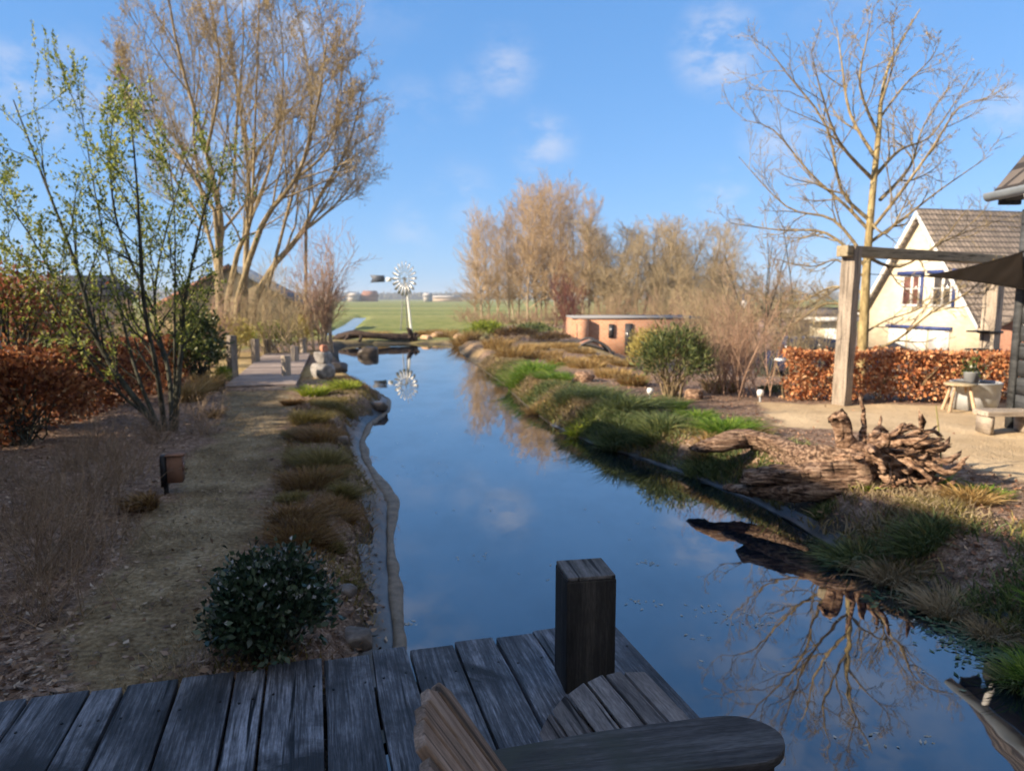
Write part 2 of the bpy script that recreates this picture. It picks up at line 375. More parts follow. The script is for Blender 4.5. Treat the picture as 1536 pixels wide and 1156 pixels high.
M['limegreen'] = leaf_mat('lime_leaf', [(0, (.12, .17, .015)), (.6, (.26, .32, .03)), (1, (.40, .42, .07))])
M['darkgreen'] = leaf_mat('dark_glossy_leaf', [(0, (.012, .026, .014)), (.6, (.03, .06, .032)), (1, (.075, .115, .065))], trans=.12, rough=.32, spec=.5)
M['whitebud'] = leaf_mat('white_flower_bud', [(0, (.3, .32, .33)), (1, (.55, .56, .56))], trans=.2)
M['conifer'] = leaf_mat('conifer_needle', [(0, (.035, .055, .02)), (.6, (.09, .12, .035)), (1, (.20, .21, .07))], trans=.15)
M['yellowtwig'] = leaf_mat('yellow_willow', [(0, (.30, .24, .05)), (.6, (.46, .38, .10)), (1, (.55, .48, .18))])
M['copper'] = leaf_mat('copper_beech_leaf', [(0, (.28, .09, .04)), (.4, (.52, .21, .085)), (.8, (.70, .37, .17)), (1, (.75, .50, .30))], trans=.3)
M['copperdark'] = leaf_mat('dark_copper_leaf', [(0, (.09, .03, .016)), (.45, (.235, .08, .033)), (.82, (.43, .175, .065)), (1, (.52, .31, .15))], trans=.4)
M['redgreen'] = leaf_mat('red_and_green_leaf', [(0, (.25, .07, .04)), (.4, (.42, .15, .09)), (.55, (.12, .15, .03)), (1, (.36, .36, .06))], trans=.35)
M['grass'] = leaf_mat('grass_blade', [(0, (.06, .13, .015)), (.6, (.15, .27, .03)), (1, (.32, .40, .07))], trans=.4)
M['grassblue'] = leaf_mat('bluish_grass_blade', [(0, (.05, .08, .028)), (.6, (.115, .155, .055)), (1, (.27, .29, .11))], trans=.3)
M['drygrass'] = leaf_mat('dry_grass_blade', [(0, (.22, .13, .045)), (.6, (.38, .25, .09)), (1, (.52, .38, .17))], trans=.35)
M['oliveheath'] = leaf_mat('olive_heath', [(0, (.09, .075, .022)), (.6, (.20, .16, .05)), (1, (.33, .27, .09))], trans=.25)
M['brownheath'] = leaf_mat('brown_heath', [(0, (.10, .055, .022)), (.6, (.24, .135, .05)), (1, (.36, .24, .09))], trans=.25)
M['paledry'] = leaf_mat('pale_dry_blade', [(0, (.2, .15, .085)), (1, (.42, .33, .2))], trans=.3)
M['litter'] = leaf_mat('leaf_litter', [(0, (.11, .055, .035)), (.5, (.25, .13, .08)), (.85, (.40, .23, .14)), (1, (.5, .36, .24))], trans=0, rough=.9)
M['litter_grey'] = leaf_mat('grey_brown_litter', [(0, (.09, .06, .045)), (.5, (.22, .155, .115)), (.85, (.36, .27, .20)), (1, (.46, .37, .28))], trans=0, rough=.9)
M['fleck'] = leaf_mat('floating_flecks', [(0, (.3, .28, .22)), (1, (.55, .52, .45))], trans=0)
M['pad'] = leaf_mat('water_plant', [(0, (.03, .07, .04)), (.7, (.08, .14, .07)), (1, (.2, .24, .16))], trans=.1)
M['whitepaint'] = noise_mat('white_paint', [(.3, (.7, .69, .66)), (.7, (.82, .81, .78))], scale=3, bmp=.02, rough=.5)
M['bluepaint'] = noise_mat('blue_paint', [(.3, (.03, .05, .17)), (.7, (.05, .08, .24))], scale=3, bmp=.02, rough=.5)
M['galv'] = noise_mat('galvanised_metal', [(.3, (.20, .20, .20)), (.7, (.36, .36, .35))], scale=9, bmp=.05, rough=.4, metal=.75)
M['shelter'] = noise_mat('dull_grey_metal', [(.3, (.05, .05, .055)), (.7, (.10, .10, .105))], scale=6, bmp=.1, rough=.9, spec=.1)
M['zinc'] = noise_mat('zinc', [(.3, (.38, .40, .42)), (.7, (.55, .57, .58))], scale=6, bmp=.05, rough=.5, metal=.3)
M['vane'] = noise_mat('dark_vane_metal', [(.3, (.05, .06, .08)), (.7, (.09, .10, .13))], scale=6, bmp=.05, rough=.55)
M['black'] = noise_mat('black_metal', [(.3, (.008, .008, .01)), (.7, (.02, .02, .022))], scale=12, bmp=.1, rough=.5)
M['rust'] = noise_mat('rusty_steel', [(.3, (.13, .07, .045)), (.7, (.27, .15, .10))], scale=7, bmp=.2)
M['sail'] = noise_mat('dark_sail_cloth', [(.3, (.010, .008, .006)), (.7, (.018, .014, .011))], scale=3, bmp=.1, rough=1.0, spec=0.0)
M['greyboard'] = wood_mat('dark_grey_boards', (.03, .033, .036), (.062, .066, .07), (.11, .115, .12), grain=40)
M['gutter'] = noise_mat('grey_gutter', [(.3, (.22, .25, .27)), (.7, (.34, .37, .39))], scale=4, bmp=.03, rough=.4)
M['carblue'] = noise_mat('dark_blue_car_paint', [(.3, (.012, .018, .05)), (.7, (.02, .03, .075))], scale=2, bmp=0, rough=.2, spec=.6)
M['tyre'] = noise_mat('tyre_rubber', [(.3, (.012, .012, .012)), (.7, (.03, .03, .03))], scale=9)
M['slate'] = noise_mat('blue_slate_roof', [(.3, (.07, .09, .13)), (.7, (.12, .15, .2))], scale=1.5, sc=(1, 1, 6), bmp=.4)
M['tan_wall'] = noise_mat('tan_gable', [(.3, (.36, .26, .15)), (.7, (.5, .38, .22))], scale=2, bmp=.1)
M['pinkwall'] = noise_mat('pink_grey_wall', [(.3, (.30, .20, .17)), (.7, (.44, .32, .28))], scale=2, bmp=.1)
M['greypanel'] = noise_mat('pale_grey_boards', [(.3, (.28, .29, .32)), (.7, (.42, .43, .46))], scale=3, bmp=.1)
M['orangeplastic'] = noise_mat('orange_plastic', [(.3, (.55, .24, .04)), (.7, (.65, .3, .06))], scale=3, bmp=0)
def glass_mat(name, c):
    m, nt, b = new_mat(name); b.inputs['Base Color'].default_value = (*c, 1); b.inputs['Roughness'].default_value = .08; b.inputs['Specular IOR Level'].default_value = .6
    n = noise(nt, 3); c2 = ramp(nt, n, [(.3, tuple(x * .6 for x in c)), (.7, tuple(min(1, x * 1.5) for x in c))]); nt.links.new(c2, b.inputs['Base Color']); return m
M['pane'] = glass_mat('window_pane', (.05, .045, .045)); M['pane_red'] = glass_mat('curtained_pane', (.14, .06, .045))
def brick_mat(name, c1, c2, mort, scale, coord='Object', bw=.5, rh=.25, ms=.03):
    m, nt, b = new_mat(name)
    t = N(nt, 'ShaderNodeTexCoord'); sp = N(nt, 'ShaderNodeSeparateXYZ'); cb = N(nt, 'ShaderNodeCombineXYZ'); nt.links.new(t.outputs[coord], sp.inputs[0])
    ad = N(nt, 'ShaderNodeMath', operation='ADD'); nt.links.new(sp.outputs[0], ad.inputs[0]); nt.links.new(sp.outputs[1], ad.inputs[1])
    nt.links.new(ad.outputs[0], cb.inputs[0]); nt.links.new(sp.outputs[2], cb.inputs[1])
    br = N(nt, 'ShaderNodeTexBrick'); br.inputs['Scale'].default_value = scale; br.inputs['Brick Width'].default_value = bw; br.inputs['Row Height'].default_value = rh; br.inputs['Mortar Size'].default_value = ms
    for k, c in (('Color1', c1), ('Color2', c2), ('Mortar', mort)): br.inputs[k].default_value = (*c, 1)
    nt.links.new(cb.outputs[0], br.inputs['Vector'])
    c = mixc(nt, .5, br.outputs['Color'], ramp(nt, noise(nt, 1.2), [(.3, (.7, .7, .7)), (.7, (1.3, 1.3, 1.3))]), 'MULTIPLY')
    nt.links.new(c, b.inputs['Base Color']); b.inputs['Roughness'].default_value = .9; bump(nt, b, br.outputs['Fac'], -.3, .02)
    return m
M['brick'] = brick_mat('orange_brick', (.40, .17, .085), (.50, .235, .125), (.42, .30, .22), 2.2)
M['brick_red'] = brick_mat('brown_brick', (.30, .13, .08), (.40, .19, .12), (.3, .2, .15), 2.2)
M['render_yellow'] = brick_mat('cream_brick', (.62, .53, .37), (.73, .65, .48), (.57, .5, .38), 2.0, bw=.5, rh=.16, ms=.018)
M['tiles'] = brick_mat('grey_roof_tiles', (.14, .115, .095), (.245, .20, .165), (.045, .035, .03), 1.0, bw=.32, rh=.3, ms=.045)
M['tiles_orange'] = brick_mat('orange_roof_tiles', (.36, .16, .09), (.46, .22, .13), (.1, .05, .04), 1.0, bw=.3, rh=.3, ms=.05)
# ------------------------------------------------------------------ terrain
POND = [(-.6, -7), (-.6, 3.2), (-.66, 3.95), (-.80, 4.6), (-1.0, 5.64), (-1.2, 6.88), (-1.55, 7.9), (-1.85, 8.79), (-2.10, 9.83), (-2.28, 11.2), (-2.22, 12.45), (-2.45, 14.1),
        (-3.05, 15.6), (-4.4, 19.0), (-5.6, 23.4), (-6.9, 28.5), (-7.0, 30.4), (-6.2, 31.6), (-4.6, 31.9), (-3.2, 31.5), (-2.3, 30.4), (-1.95, 26.5), (-1.0, 21.0), (-.25, 16.9), (.2, 13.6),
        (.62, 11.2), (1.15, 9.6), (1.75, 8.6), (2.1, 7.75), (2.42, 6.9), (2.56, 5.8), (2.72, 4.95), (2.84, 4.3), (2.95, 3.7), (3.2, 2), (3.3, -7)]
DITCH = [(-9.7, 37.5), (-8.9, 37.5), (-11.4, 52), (-15.8, 78), (-16.6, 78), (-12.3, 54)]
def ground_z(x, y):
    x = np.asarray(x, float); y = np.asarray(y, float); P = np.stack([x, y], -1)
    base = .35 - .22 * sstep(26, 34, y) * sstep(6, 2, x)
    base = base - 1.25 * sstep(14, 26, y) * sstep(1.8, 5.5, x - .02 * y) * (1 - sstep(46, 56, y))
    base = base + .22 * np.exp(-(((x - 1.75) / .75) ** 2 + ((y - 7.45) / .45) ** 2)) + .10 * np.exp(-(((x - 2.9) / .6) ** 2 + ((y - 7.1) / .45) ** 2))
    base = base + .025 * fbm(P, .9, 3) + .012 * fbm(P, 4, 5)
    sd = sdist(P, POND); sd2 = sdist(P, DITCH)
    w = .5 + .12 * vnoise(P, .8, 11)
    z = np.where(sd > 0, base * sstep(-.05, 1, sd / w) , np.maximum(-.7, sd * .9 - .01))
    z2 = np.where(sd2 > 0, base * sstep(0, .8, sd2) - .04 * (1 - sstep(0, .8, sd2)), np.maximum(-.5, sd2 - .04))
    return np.minimum(z, z2)
def gz(x, y): return float(ground_z(np.array([x]), np.array([y]))[0])
def on(px, py, z=.35): x, y = at(px, py, z); return (x, y, gz(x, y))

ang = np.concatenate([np.linspace(-180, -58, 50, endpoint=False), np.linspace(-58, 58, 640, endpoint=False), np.linspace(58, 180, 50, endpoint=False)])
rad = np.concatenate([[.4, .8, 1.2], np.geomspace(1.6, 60, 400), np.geomspace(62, 1400, 60)])
A_, R_ = np.meshgrid(np.radians(ang), rad, indexing='ij')
X_, Y_ = (R_ * np.sin(A_)).ravel(), (R_ * np.cos(A_)).ravel()
Z_ = ground_z(X_, Y_)
mb = MB(); na, nr_ = len(ang), len(rad)
idx = np.arange(na * nr_).reshape(na, nr_); nx = np.roll(idx, -1, axis=0)
mb.add(np.stack([X_, Y_, Z_], -1), np.stack([idx[:, :-1], idx[:, 1:], nx[:, 1:], nx[:, :-1]], -1).reshape(-1, 4))
c0 = mb.n; mb.v.append(np.array([[0, 0, -.6]])); mb.n += 1
mb.t.append(np.stack([np.full(na, c0), idx[:, 0], nx[:, 0]], -1))
PATH = [at(*p) for p in [(60, 1100), (150, 880), (215, 770), (285, 690), (330, 630), (345, 577), (437, 577), (432, 640), (405, 720), (385, 800), (335, 900), (300, 1010), (330, 1150)]]
GRAV = [at(*p) for p in [(1135, 604), (1200, 606), (1536, 606)]] + [(14, 11.0), (14, 5)] + [at(*p) for p in [(1560, 730), (1470, 712), (1400, 680), (1290, 650), (1180, 640), (1150, 622)]]
Pg = np.stack([X_, Y_], -1)
near = R_.ravel() < 60
def soft(sd, w, seed, sc=2.2, amp=.25):
    return sstep(w, -w, sd + amp * fbm(Pg, sc, seed))
def msk(a):
    return np.where(near, a, 0)
z_path = msk(soft(sdist(Pg, PATH), .12, 21)); z_grav = msk(soft(sdist(Pg, GRAV), .1, 22, 3, .15))
z_field = sstep(30, 34, Y_) * sstep(-.5, -2.5, X_ - .045 * (Y_ - 30)) + sstep(48, 56, Y_)
z_field = np.maximum(np.clip(z_field, 0, 1), sstep(-8.2, -9.5, X_) * sstep(3, 6, Y_))
z_shore = sstep(.30, .12, sdist(Pg, POND) + .1 * fbm(Pg, 3, 31))
z_tan = sstep(-.2, .5, fbm(Pg, .25, 41)) * sstep(12, 16, Y_) * (1 - np.clip(z_field, 0, 1))
def attr(me, name, a):
    at_ = me.attributes.new(name, 'FLOAT', 'POINT'); at_.data.foreach_set('value', np.concatenate([a, [0]]).astype(np.float32))
m, nt, b = new_mat('ground')
def A(name): n = N(nt, 'ShaderNodeAttribute', attribute_name=name); return n.outputs['Fac']
def nmix(f1, f2, stops, k=.5):
    a = noise(nt, f1, detail=6); b2 = noise(nt, f2, detail=4); s = N(nt, 'ShaderNodeMath', operation='ADD'); nt.links.new(a, s.inputs[0]); nt.links.new(b2, s.inputs[1])
    h = N(nt, 'ShaderNodeMath', operation='MULTIPLY'); nt.links.new(s.outputs[0], h.inputs[0]); h.inputs[1].default_value = .5
    return ramp(nt, h.outputs[0], stops)
c_mulch = nmix(14, 70, [(.33, (.045, .028, .019)), (.47, (.16, .103, .072)), (.56, (.30, .21, .155)), (.66, (.5, .385, .30))])
c_path = nmix(2.6, 34, [(.36, (.08, .054, .028)), (.46, (.165, .12, .066)), (.56, (.27, .205, .118)), (.66, (.41, .33, .215))])
c_grav = nmix(1.1, 90, [(.34, (.36, .26, .15)), (.5, (.54, .405, .25)), (.66, (.68, .54, .35))])
fa = noise(nt, .05, sc=(.25, 1, 1), detail=5); fb = noise(nt, 1.1, detail=5)
fs = N(nt, 'ShaderNodeMath', operation='ADD'); nt.links.new(fa, fs.inputs[0]); nt.links.new(fb, fs.inputs[1]); fh = N(nt, 'ShaderNodeMath', operation='MULTIPLY'); nt.links.new(fs.outputs[0], fh.inputs[0]); fh.inputs[1].default_value = .5
c_field = ramp(nt, fh.outputs[0], [(.36, (.085, .12, .04)), (.48, (.20, .225, .065)), (.56, (.28, .275, .10)), (.66, (.36, .29, .14))])
c_shore = nmix(3, 30, [(.35, (.03, .026, .02)), (.65, (.10, .088, .07))])
c_tan = nmix(1.2, 30, [(.35, (.22, .15, .06)), (.5, (.36, .26, .11)), (.65, (.48, .36, .19))])
c = mixc(nt, A('tan'), c_mulch, c_tan); c = mixc(nt, A('path'), c, c_path); c = mixc(nt, A('gravel'), c, c_grav)
c = mixc(nt, A('field'), c, c_field); c = mixc(nt, A('shore'), c, c_shore)
nt.links.new(c, b.inputs['Base Color']); b.inputs['Roughness'].default_value = .95; b.inputs['Specular IOR Level'].default_value = .15
hb = N(nt, 'ShaderNodeMath', operation='ADD'); nt.links.new(noise(nt, 45, detail=4), hb.inputs[0]); nt.links.new(noise(nt, 9, detail=4), hb.inputs[1])
bump(nt, b, hb.outputs[0], .7, .03)
me = mb.mesh('ground', smooth=True); me.materials.append(m)
for nm, a in (('path', z_path), ('gravel', z_grav), ('field', np.clip(z_field, 0, 1)), ('shore', msk(z_shore)), ('tan', z_tan)): attr(me, nm, a)
g_ob = bpy.data.objects.new('ground', me); COL.objects.link(g_ob); g_ob['kind'] = 'structure'

# ------------------------------------------------------------------ water
m, nt, b = new_mat('pond_water')
b.inputs['Base Color'].default_value = (.004, .010, .020, 1); b.inputs['Roughness'].default_value = .015; b.inputs['IOR'].default_value = 1.33
b.inputs['Specular IOR Level'].default_value = .5
n1 = noise(nt, 1.6, sc=(1, .55, 1), detail=3); bp = N(nt, 'ShaderNodeBump'); bp.inputs['Strength'].default_value = .05; bp.inputs['Distance'].default_value = .05
nt.links.new(n1, bp.inputs['Height']); nt.links.new(bp.outputs[0], b.inputs['Normal'])
n2 = noise(nt, .5, detail=5); nt.links.new(ramp(nt, n2, [(.4, (.003, .008, .017)), (.7, (.010, .018, .026))]), b.inputs['Base Color'])
gl_ = N(nt, 'ShaderNodeBsdfGlossy'); gl_.inputs['Roughness'].default_value = .012; nt.links.new(bp.outputs[0], gl_.inputs['Normal'])
lw = N(nt, 'ShaderNodeLayerWeight'); lw.inputs['Blend'].default_value = .5; nt.links.new(bp.outputs[0], lw.inputs['Normal'])
pw = N(nt, 'ShaderNodeMath', operation='POWER'); pw.inputs[1].default_value = 2.3; nt.links.new(lw.outputs['Facing'], pw.inputs[0])
fm = N(nt, 'ShaderNodeMapRange'); fm.inputs[3].default_value = .11; fm.inputs[4].default_value = 1.0; nt.links.new(pw.outputs[0], fm.inputs[0])
b.inputs['Specular IOR Level'].default_value = 0.0
fl_ = N(nt, 'ShaderNodeMapRange'); fl_.inputs[1].default_value = .45; fl_.inputs[2].default_value = .75; fl_.inputs[3].default_value = 1.0; fl_.inputs[4].default_value = .86; nt.links.new(noise(nt, 1.3, sc=(1, .5, 1), detail=7, rough=.7), fl_.inputs[0])
fmm = N(nt, 'ShaderNodeMath', operation='MULTIPLY'); nt.links.new(fm.outputs[0], fmm.inputs[0]); nt.links.new(fl_.outputs[0], fmm.inputs[1])
mxs = N(nt, 'ShaderNodeMixShader'); nt.links.new(fmm.outputs[0], mxs.inputs[0]); nt.links.new(b.outputs[0], mxs.inputs[1]); nt.links.new(gl_.outputs[0], mxs.inputs[2]); nt.links.new(mxs.outputs[0], nt.nodes['Material Output'].inputs['Surface'])
def offset_poly(poly, dd):
    p = np.array(poly); a = np.roll(p, 1, 0); c = np.roll(p, -1, 0); t = unit(c - a); nrm = np.stack([t[:, 1], -t[:, 0]], -1)
    area = .5 * np.sum(p[:, 0] * np.roll(p[:, 1], -1) - np.roll(p[:, 0], -1) * p[:, 1])
    return p + (dd if area > 0 else -dd) * nrm
def sheet(name, poly, z, mat):
    bm = bmesh.new(); vs = [bm.verts.new((x, y, z)) for x, y in poly]; f = bm.faces.new(vs); bmesh.ops.triangulate(bm, faces=[f]); bmesh.ops.recalc_face_normals(bm, faces=bm.faces)
    for f in bm.faces:
        if f.normal.z < 0: f.normal_flip()
    me = bpy.data.meshes.new(name); bm.to_mesh(me); bm.free(); me.materials.append(mat)
    o = bpy.data.objects.new(name, me); COL.objects.link(o); o['kind'] = 'structure'; return o
sheet('pond_water', offset_poly(POND, .12), 0.0, m)
sheet('ditch_water', offset_poly(DITCH, .25), 0.0, m)

# pond liner along both banks and its rolled edge
def resample(poly, step):
    p = np.array(poly); s = np.concatenate([[0], np.cumsum(np.linalg.norm(np.diff(p, axis=0), axis=1))])
    t = np.arange(0, s[-1], step); q = np.stack([np.interp(t, s, p[:, k]) for k in range(2)], -1)
    for _ in range(6): q[1:-1] = (q[:-2] + 2 * q[1:-1] + q[2:]) / 4
    return q
m_liner = noise_mat('wet_pond_liner', [(.3, (.025, .027, .03)), (.5, (.06, .063, .066)), (.7, (.13, .13, .13))], scale=5, sc=(1, .5, 1), rough=.38, bmp=.5, dist=.03, spec=.5)
m_rim = noise_mat('silty_liner_edge', [(.3, (.10, .08, .055)), (.6, (.22, .175, .125))], scale=11, rough=.6, bmp=.4)
def liner(poly, side, u0, u1, seed):
    q = resample(poly, .08); t = unit(np.gradient(q, axis=0)); nrm = side * np.stack([t[:, 1], -t[:, 0]], -1)
    k = 7; V = []
    for j in range(k):
        u = u0 + (u1 - u0) * j / (k - 1) * (1 + .45 * vnoise(q, 1.7, seed) + .35 * vnoise(q, 6, seed + 3))
        p = q + nrm * u[:, None]; z = ground_z(p[:, 0], p[:, 1]) + .014 + .010 * fbm(p, 6, seed + 1)
        V.append(np.stack([p[:, 0], p[:, 1], np.maximum(z, -.05)], -1))
    V = np.stack(V, 1); n = len(q); idx = np.arange(n * k).reshape(n, k)
    Fc = np.stack([idx[:-1, :-1], idx[1:, :-1], idx[1:, 1:], idx[:-1, 1:]], -1).reshape(-1, 4)
    mb = MB(); mb.add(V, Fc); return mb, q, nrm
LB = [p for p in POND if p[0] < -.6 and 3.1 < p[1] < 16]; LB = [(-.62, 3.0)] + LB
mbl, ql, nl = liner(LB, -1, .0, .19, 51)
o = struct('pond_liner', mbl, m_liner, True)
mb = MB(); pr = ql + nl * .015; zz = .022 + .012 * vnoise(pr, 2, 5)
us = [-.085, -.07, -.04, -.01, .02, .03]; hs = [-.03, .022, .03, .03, .03, -.01]
V = np.stack([np.concatenate([ql + nl * (u_ * (1 + .45 * vnoise(ql, 1.3, 8) + .3 * vnoise(ql, 5, 18)))[:, None], (h_ + .012 * fbm(ql, 3, 9 + k_))[:, None]], 1) for k_, (u_, h_) in enumerate(zip(us, hs))], 1)
ii = np.arange(len(ql) * 6).reshape(-1, 6); mb.add(V, np.stack([ii[:-1, :-1], ii[1:, :-1], ii[1:, 1:], ii[:-1, 1:]], -1).reshape(-1, 4)); struct('pond_edging', mb, m_rim, True)
RB = [p for p in POND if p[0] > .5 and 3 < p[1] < 11.5]
mbr, qr, nrr = liner(RB, -1, .0, .13, 61)
struct('pond_liner', mbr, m_liner, True)

# ------------------------------------------------------------------ deck, post
DZ = .42
C0 = Vector((.50, 3.38, 0)); U = Vector((.963, .268, 0)).normalized(); Vv = Vector((-U.y, U.x, 0))
deck = thing('wooden_deck', 'weathered grey plank deck over the near end of the pond', 'deck', (-.6, 1.6, DZ - .05))
edges = [0, .205, .415, .605, .80, 1.01, 1.18, 1.385, 1.62, 1.745, 1.965, 2.17, 2.30, 2.52, 2.74, 2.95]
NAIL = None
front = [0, .02, -.01, .015, -.015, .02, 0, .02, -.02, .01, 0, -.02, .01, 0, .02]
for i in range(len(edges) - 1):
    u0, u1 = -edges[i + 1] + .006, -edges[i] - .006
    L = 6.4; w = u1 - u0
    if i == 1:   # notched round the post
        u1n = u1
    c = C0 + U * (u0 + u1) / 2 + Vv * (front[i] - L / 2) + Vector((0, 0, DZ - .022 + .004 * ((i * 7) % 3 - 1)))
    pl_ = board('plank', L, w, .044, M['deck'], deck, frame(c, U, Vv), bevel=.007, rough=.0022, seed=i)
    for sx_ in (-1, 1):
        for yy_ in (L / 2 - .25, L / 2 - 1.6):
            nb_ = MB(); nb_.tubes(np.array([[0, 0, -.003], [0, 0, .0026]]), np.array([.0055, .0055]), 8, cap=True)
            if NAIL is None: NAIL = nb_.mesh('nail'); NAIL.materials.append(M['black'])
            no = bpy.data.objects.new('nail', NAIL); COL.objects.link(no); no.parent = pl_; no.location = (sx_ * (w / 2 - .032), yy_ + .01 * sx_, .0225)
mb = MB()
for dv in (-.25, -1.6, -3.0, -4.6):
    c = C0 + U * -1.45 + Vv * dv; mb.box((c.x, c.y, DZ - .12), (2.9, .09, .14), math.atan2(U.y, U.x))
part('joist', mb, M['post'], deck)
pc = Vector((.30, 2.84, 0))
post = thing('timber_post', 'dark square timber post standing at the corner of the plank deck', 'post', (pc.x, pc.y, -.3))
pu = Vector((math.cos(R(10)), math.sin(R(10)), 0)); pv = Vector((-pu.y, pu.x, 0))
PT = .905
board('post_shaft', 1.20, .205, .205, M['post'], post, frame((pc.x, pc.y, PT - .615), pv, (0, 0, 1)), bevel=.008, rough=.0015, seed=3)
board('post_top', .198, .198, .016, M['posttop'], post, frame((pc.x, pc.y, PT - .007), pu, pv), bevel=.006)

# ------------------------------------------------------------------ adirondack chair and footstool
fx = Vector((.985, .17, 0)).normalized(); lx = Vector((-fx.y, fx.x, 0)); up = Vector((0, 0, 1))
ch = thing('garden_chair', 'weathered fan backed wooden garden chair with one broad dark arm', 'chair', (.25, 1.25, DZ))
AZ = .95
a_out = []
L = .82; w = .165
# broad arm: narrow at the back, round at the front (local Y = towards the front)
prof = [(-.40, -.045, .03), (-.30, -.05, .04), (-.18, -.062, .062), (-.05, -.075, .082), (.10, -.085, .095), (.24, -.09, .10)]
right = [(b2, a_) for a_, b0, b2 in prof]; left = [(b0, a_) for a_, b0, b2 in prof]
arc = [(.005 + .095 * math.cos(t), .30 + .115 * math.sin(t)) for t in np.linspace(0, math.pi, 15)]
outl = right + arc + left[::-1]
armc = Vector((.245, 1.572, AZ - .012))
board('arm', 1, 1, .026, M['chairarm'], ch, frame(armc, Vector((fx.y, -fx.x, 0)), fx), bevel=.006, outline=outl, rough=.0018, seed=5)
# far arm's front leg and the sitter's other arm, leg
legp = armc + fx * .335 + lx * -.01
board('leg', .5, .11, .034, M['post'], ch, frame((legp.x, legp.y, DZ + .255), fx, (0, 0, 1)), bevel=.004)
armc2 = armc - lx * .70
board('arm', 1, 1, .026, M['chairarm'], ch, frame(armc2, Vector((-fx.y, fx.x, 0)) * -1, fx), bevel=.006, outline=[(-x, y) for x, y in outl][::-1])
legp2 = armc2 + fx * .335
board('leg', .5, .11, .034, M['post'], ch, frame((legp2.x, legp2.y, DZ + .255), fx, (0, 0, 1)), bevel=.004)
# fan back: reclined slats, staggered round top
hinge = armc - lx * .36 + fx * -.075; hinge.z = DZ + .24
rec = R(33); bdir = (up * math.cos(rec) - fx * math.sin(rec)).normalized()
ns = 7
tops = [.585, .63, .655, .665, .655, .63, .585]
for i in range(ns):
    k = i - 3
    dirn = (bdir + lx * k * .026).normalized()
    Ls = tops[i] + .06
    foot = hinge + lx * k * .074
    nrm = fx * math.cos(rec) + up * math.sin(rec)
    wv = .074
    out_ = [(-wv / 2, -Ls / 2), (wv / 2, -Ls / 2)]
    hl, hr = Ls / 2 - (.028 if k < 0 else .0) * abs(k) * .5, Ls / 2 - (.028 if k > 0 else 0) * abs(k) * .5
    # local X must point so that X x Y = +nrm
    out_ += [(wv / 2, hl if False else (hr if True else 0)), (0, Ls / 2 + .004), (-wv / 2, hl)]
    board('back_slat', 1, 1, .022, M['chairwarm'], ch, frame(foot + dirn * Ls / 2, dirn.cross(nrm), dirn), bevel=.004, outline=out_, rough=.0012, seed=20 + i)
for hz, ln in ((.16, .50), (.40, .55)):
    c = hinge + bdir * hz - (fx * math.cos(rec) + up * math.sin(rec)) * .03
    board('back_rail', ln, .06, .024, M['chairgrey'], ch, frame(c, bdir, lx), bevel=.004)
for k in range(6):
    c = hinge + fx * (.10 + .087 * k) + up * (.012 + .026 * k - (.02 if k == 5 else 0))
    board('seat_slat', .5, .078, .022, M['chairgrey'], ch, frame(c, fx + up * (.28 if k < 5 else -.5), lx), bevel=.004)
for s in (-1, 1):
    mb = MB(); o2 = hinge + lx * .25 * s
    mb.prism([(-.36, -.24), (-.28, -.24), (.6, .09), (.6, .17), (.52, .17), (0, .0)], -.012, .012, (fx, up, lx, o2)); part('side_rail', mb, M['chairgrey'], ch)

st = thing('footstool', 'grey slatted wooden footstool curving down at one end, beside the deck post', 'footstool', (.35, 2.0, DZ))
ends = [at(811, 1103, .56), at(833, 1079, .635), at(858, 1056, .69), at(886, 1038, .725), at(916, 1031, .745), at(947, 1033, .75)]
zs = [.56, .635, .69, .725, .745, .75]
pts = [Vector((e[0], e[1], z)) for e, z in zip(ends, zs)]
ax0 = pts[0]; wd = Vector((.985, .17, 0)).normalized()
# the slat ends lie on one straight side of the stool
sl_d = Vector((.30, -.954, 0)).normalized()
side = [ax0 + wd * ((p - ax0).dot(wd)) + up * (p.z - ax0.z) for p in pts]
side.append(side[-1] + wd * .085 + up * -.012)
for i in range(len(side) - 1):
    a_, b_ = side[i], side[i + 1]; dv = (b_ - a_)
    c = (a_ + b_) / 2 + sl_d * .26
    board('slat', .52, dv.length - .009, .022, M['chairgrey'], st, frame(c, dv, -sl_d if dv.cross(-sl_d).z > 0 else sl_d), bevel=.004, rough=.001, seed=40 + i)
for s in (.06, .44):
    mb = MB()
    top = [((p - ax0).dot(wd), p.z - .014) for p in side]
    outl2 = [(top[0][0], top[0][1] - .06)] + top + [(top[-1][0], top[-1][1] - .09)]
    mb.prism([(x, z) for x, z in outl2][::-1], -.012, .012, (wd, up, sl_d, Vector((ax0.x, ax0.y, 0)) + sl_d * s)); part('side_board', mb, M['chairgrey'], st)
    for q in (.05, .34):
        c = Vector((ax0.x, ax0.y, DZ + .1)) + wd * q + sl_d * (s + .026); hh = .20 if q > .2 else .13
        board('leg', hh, .07, .024, M['chairgrey'], st, frame((c.x, c.y, DZ + hh / 2), wd, up), bevel=.003)
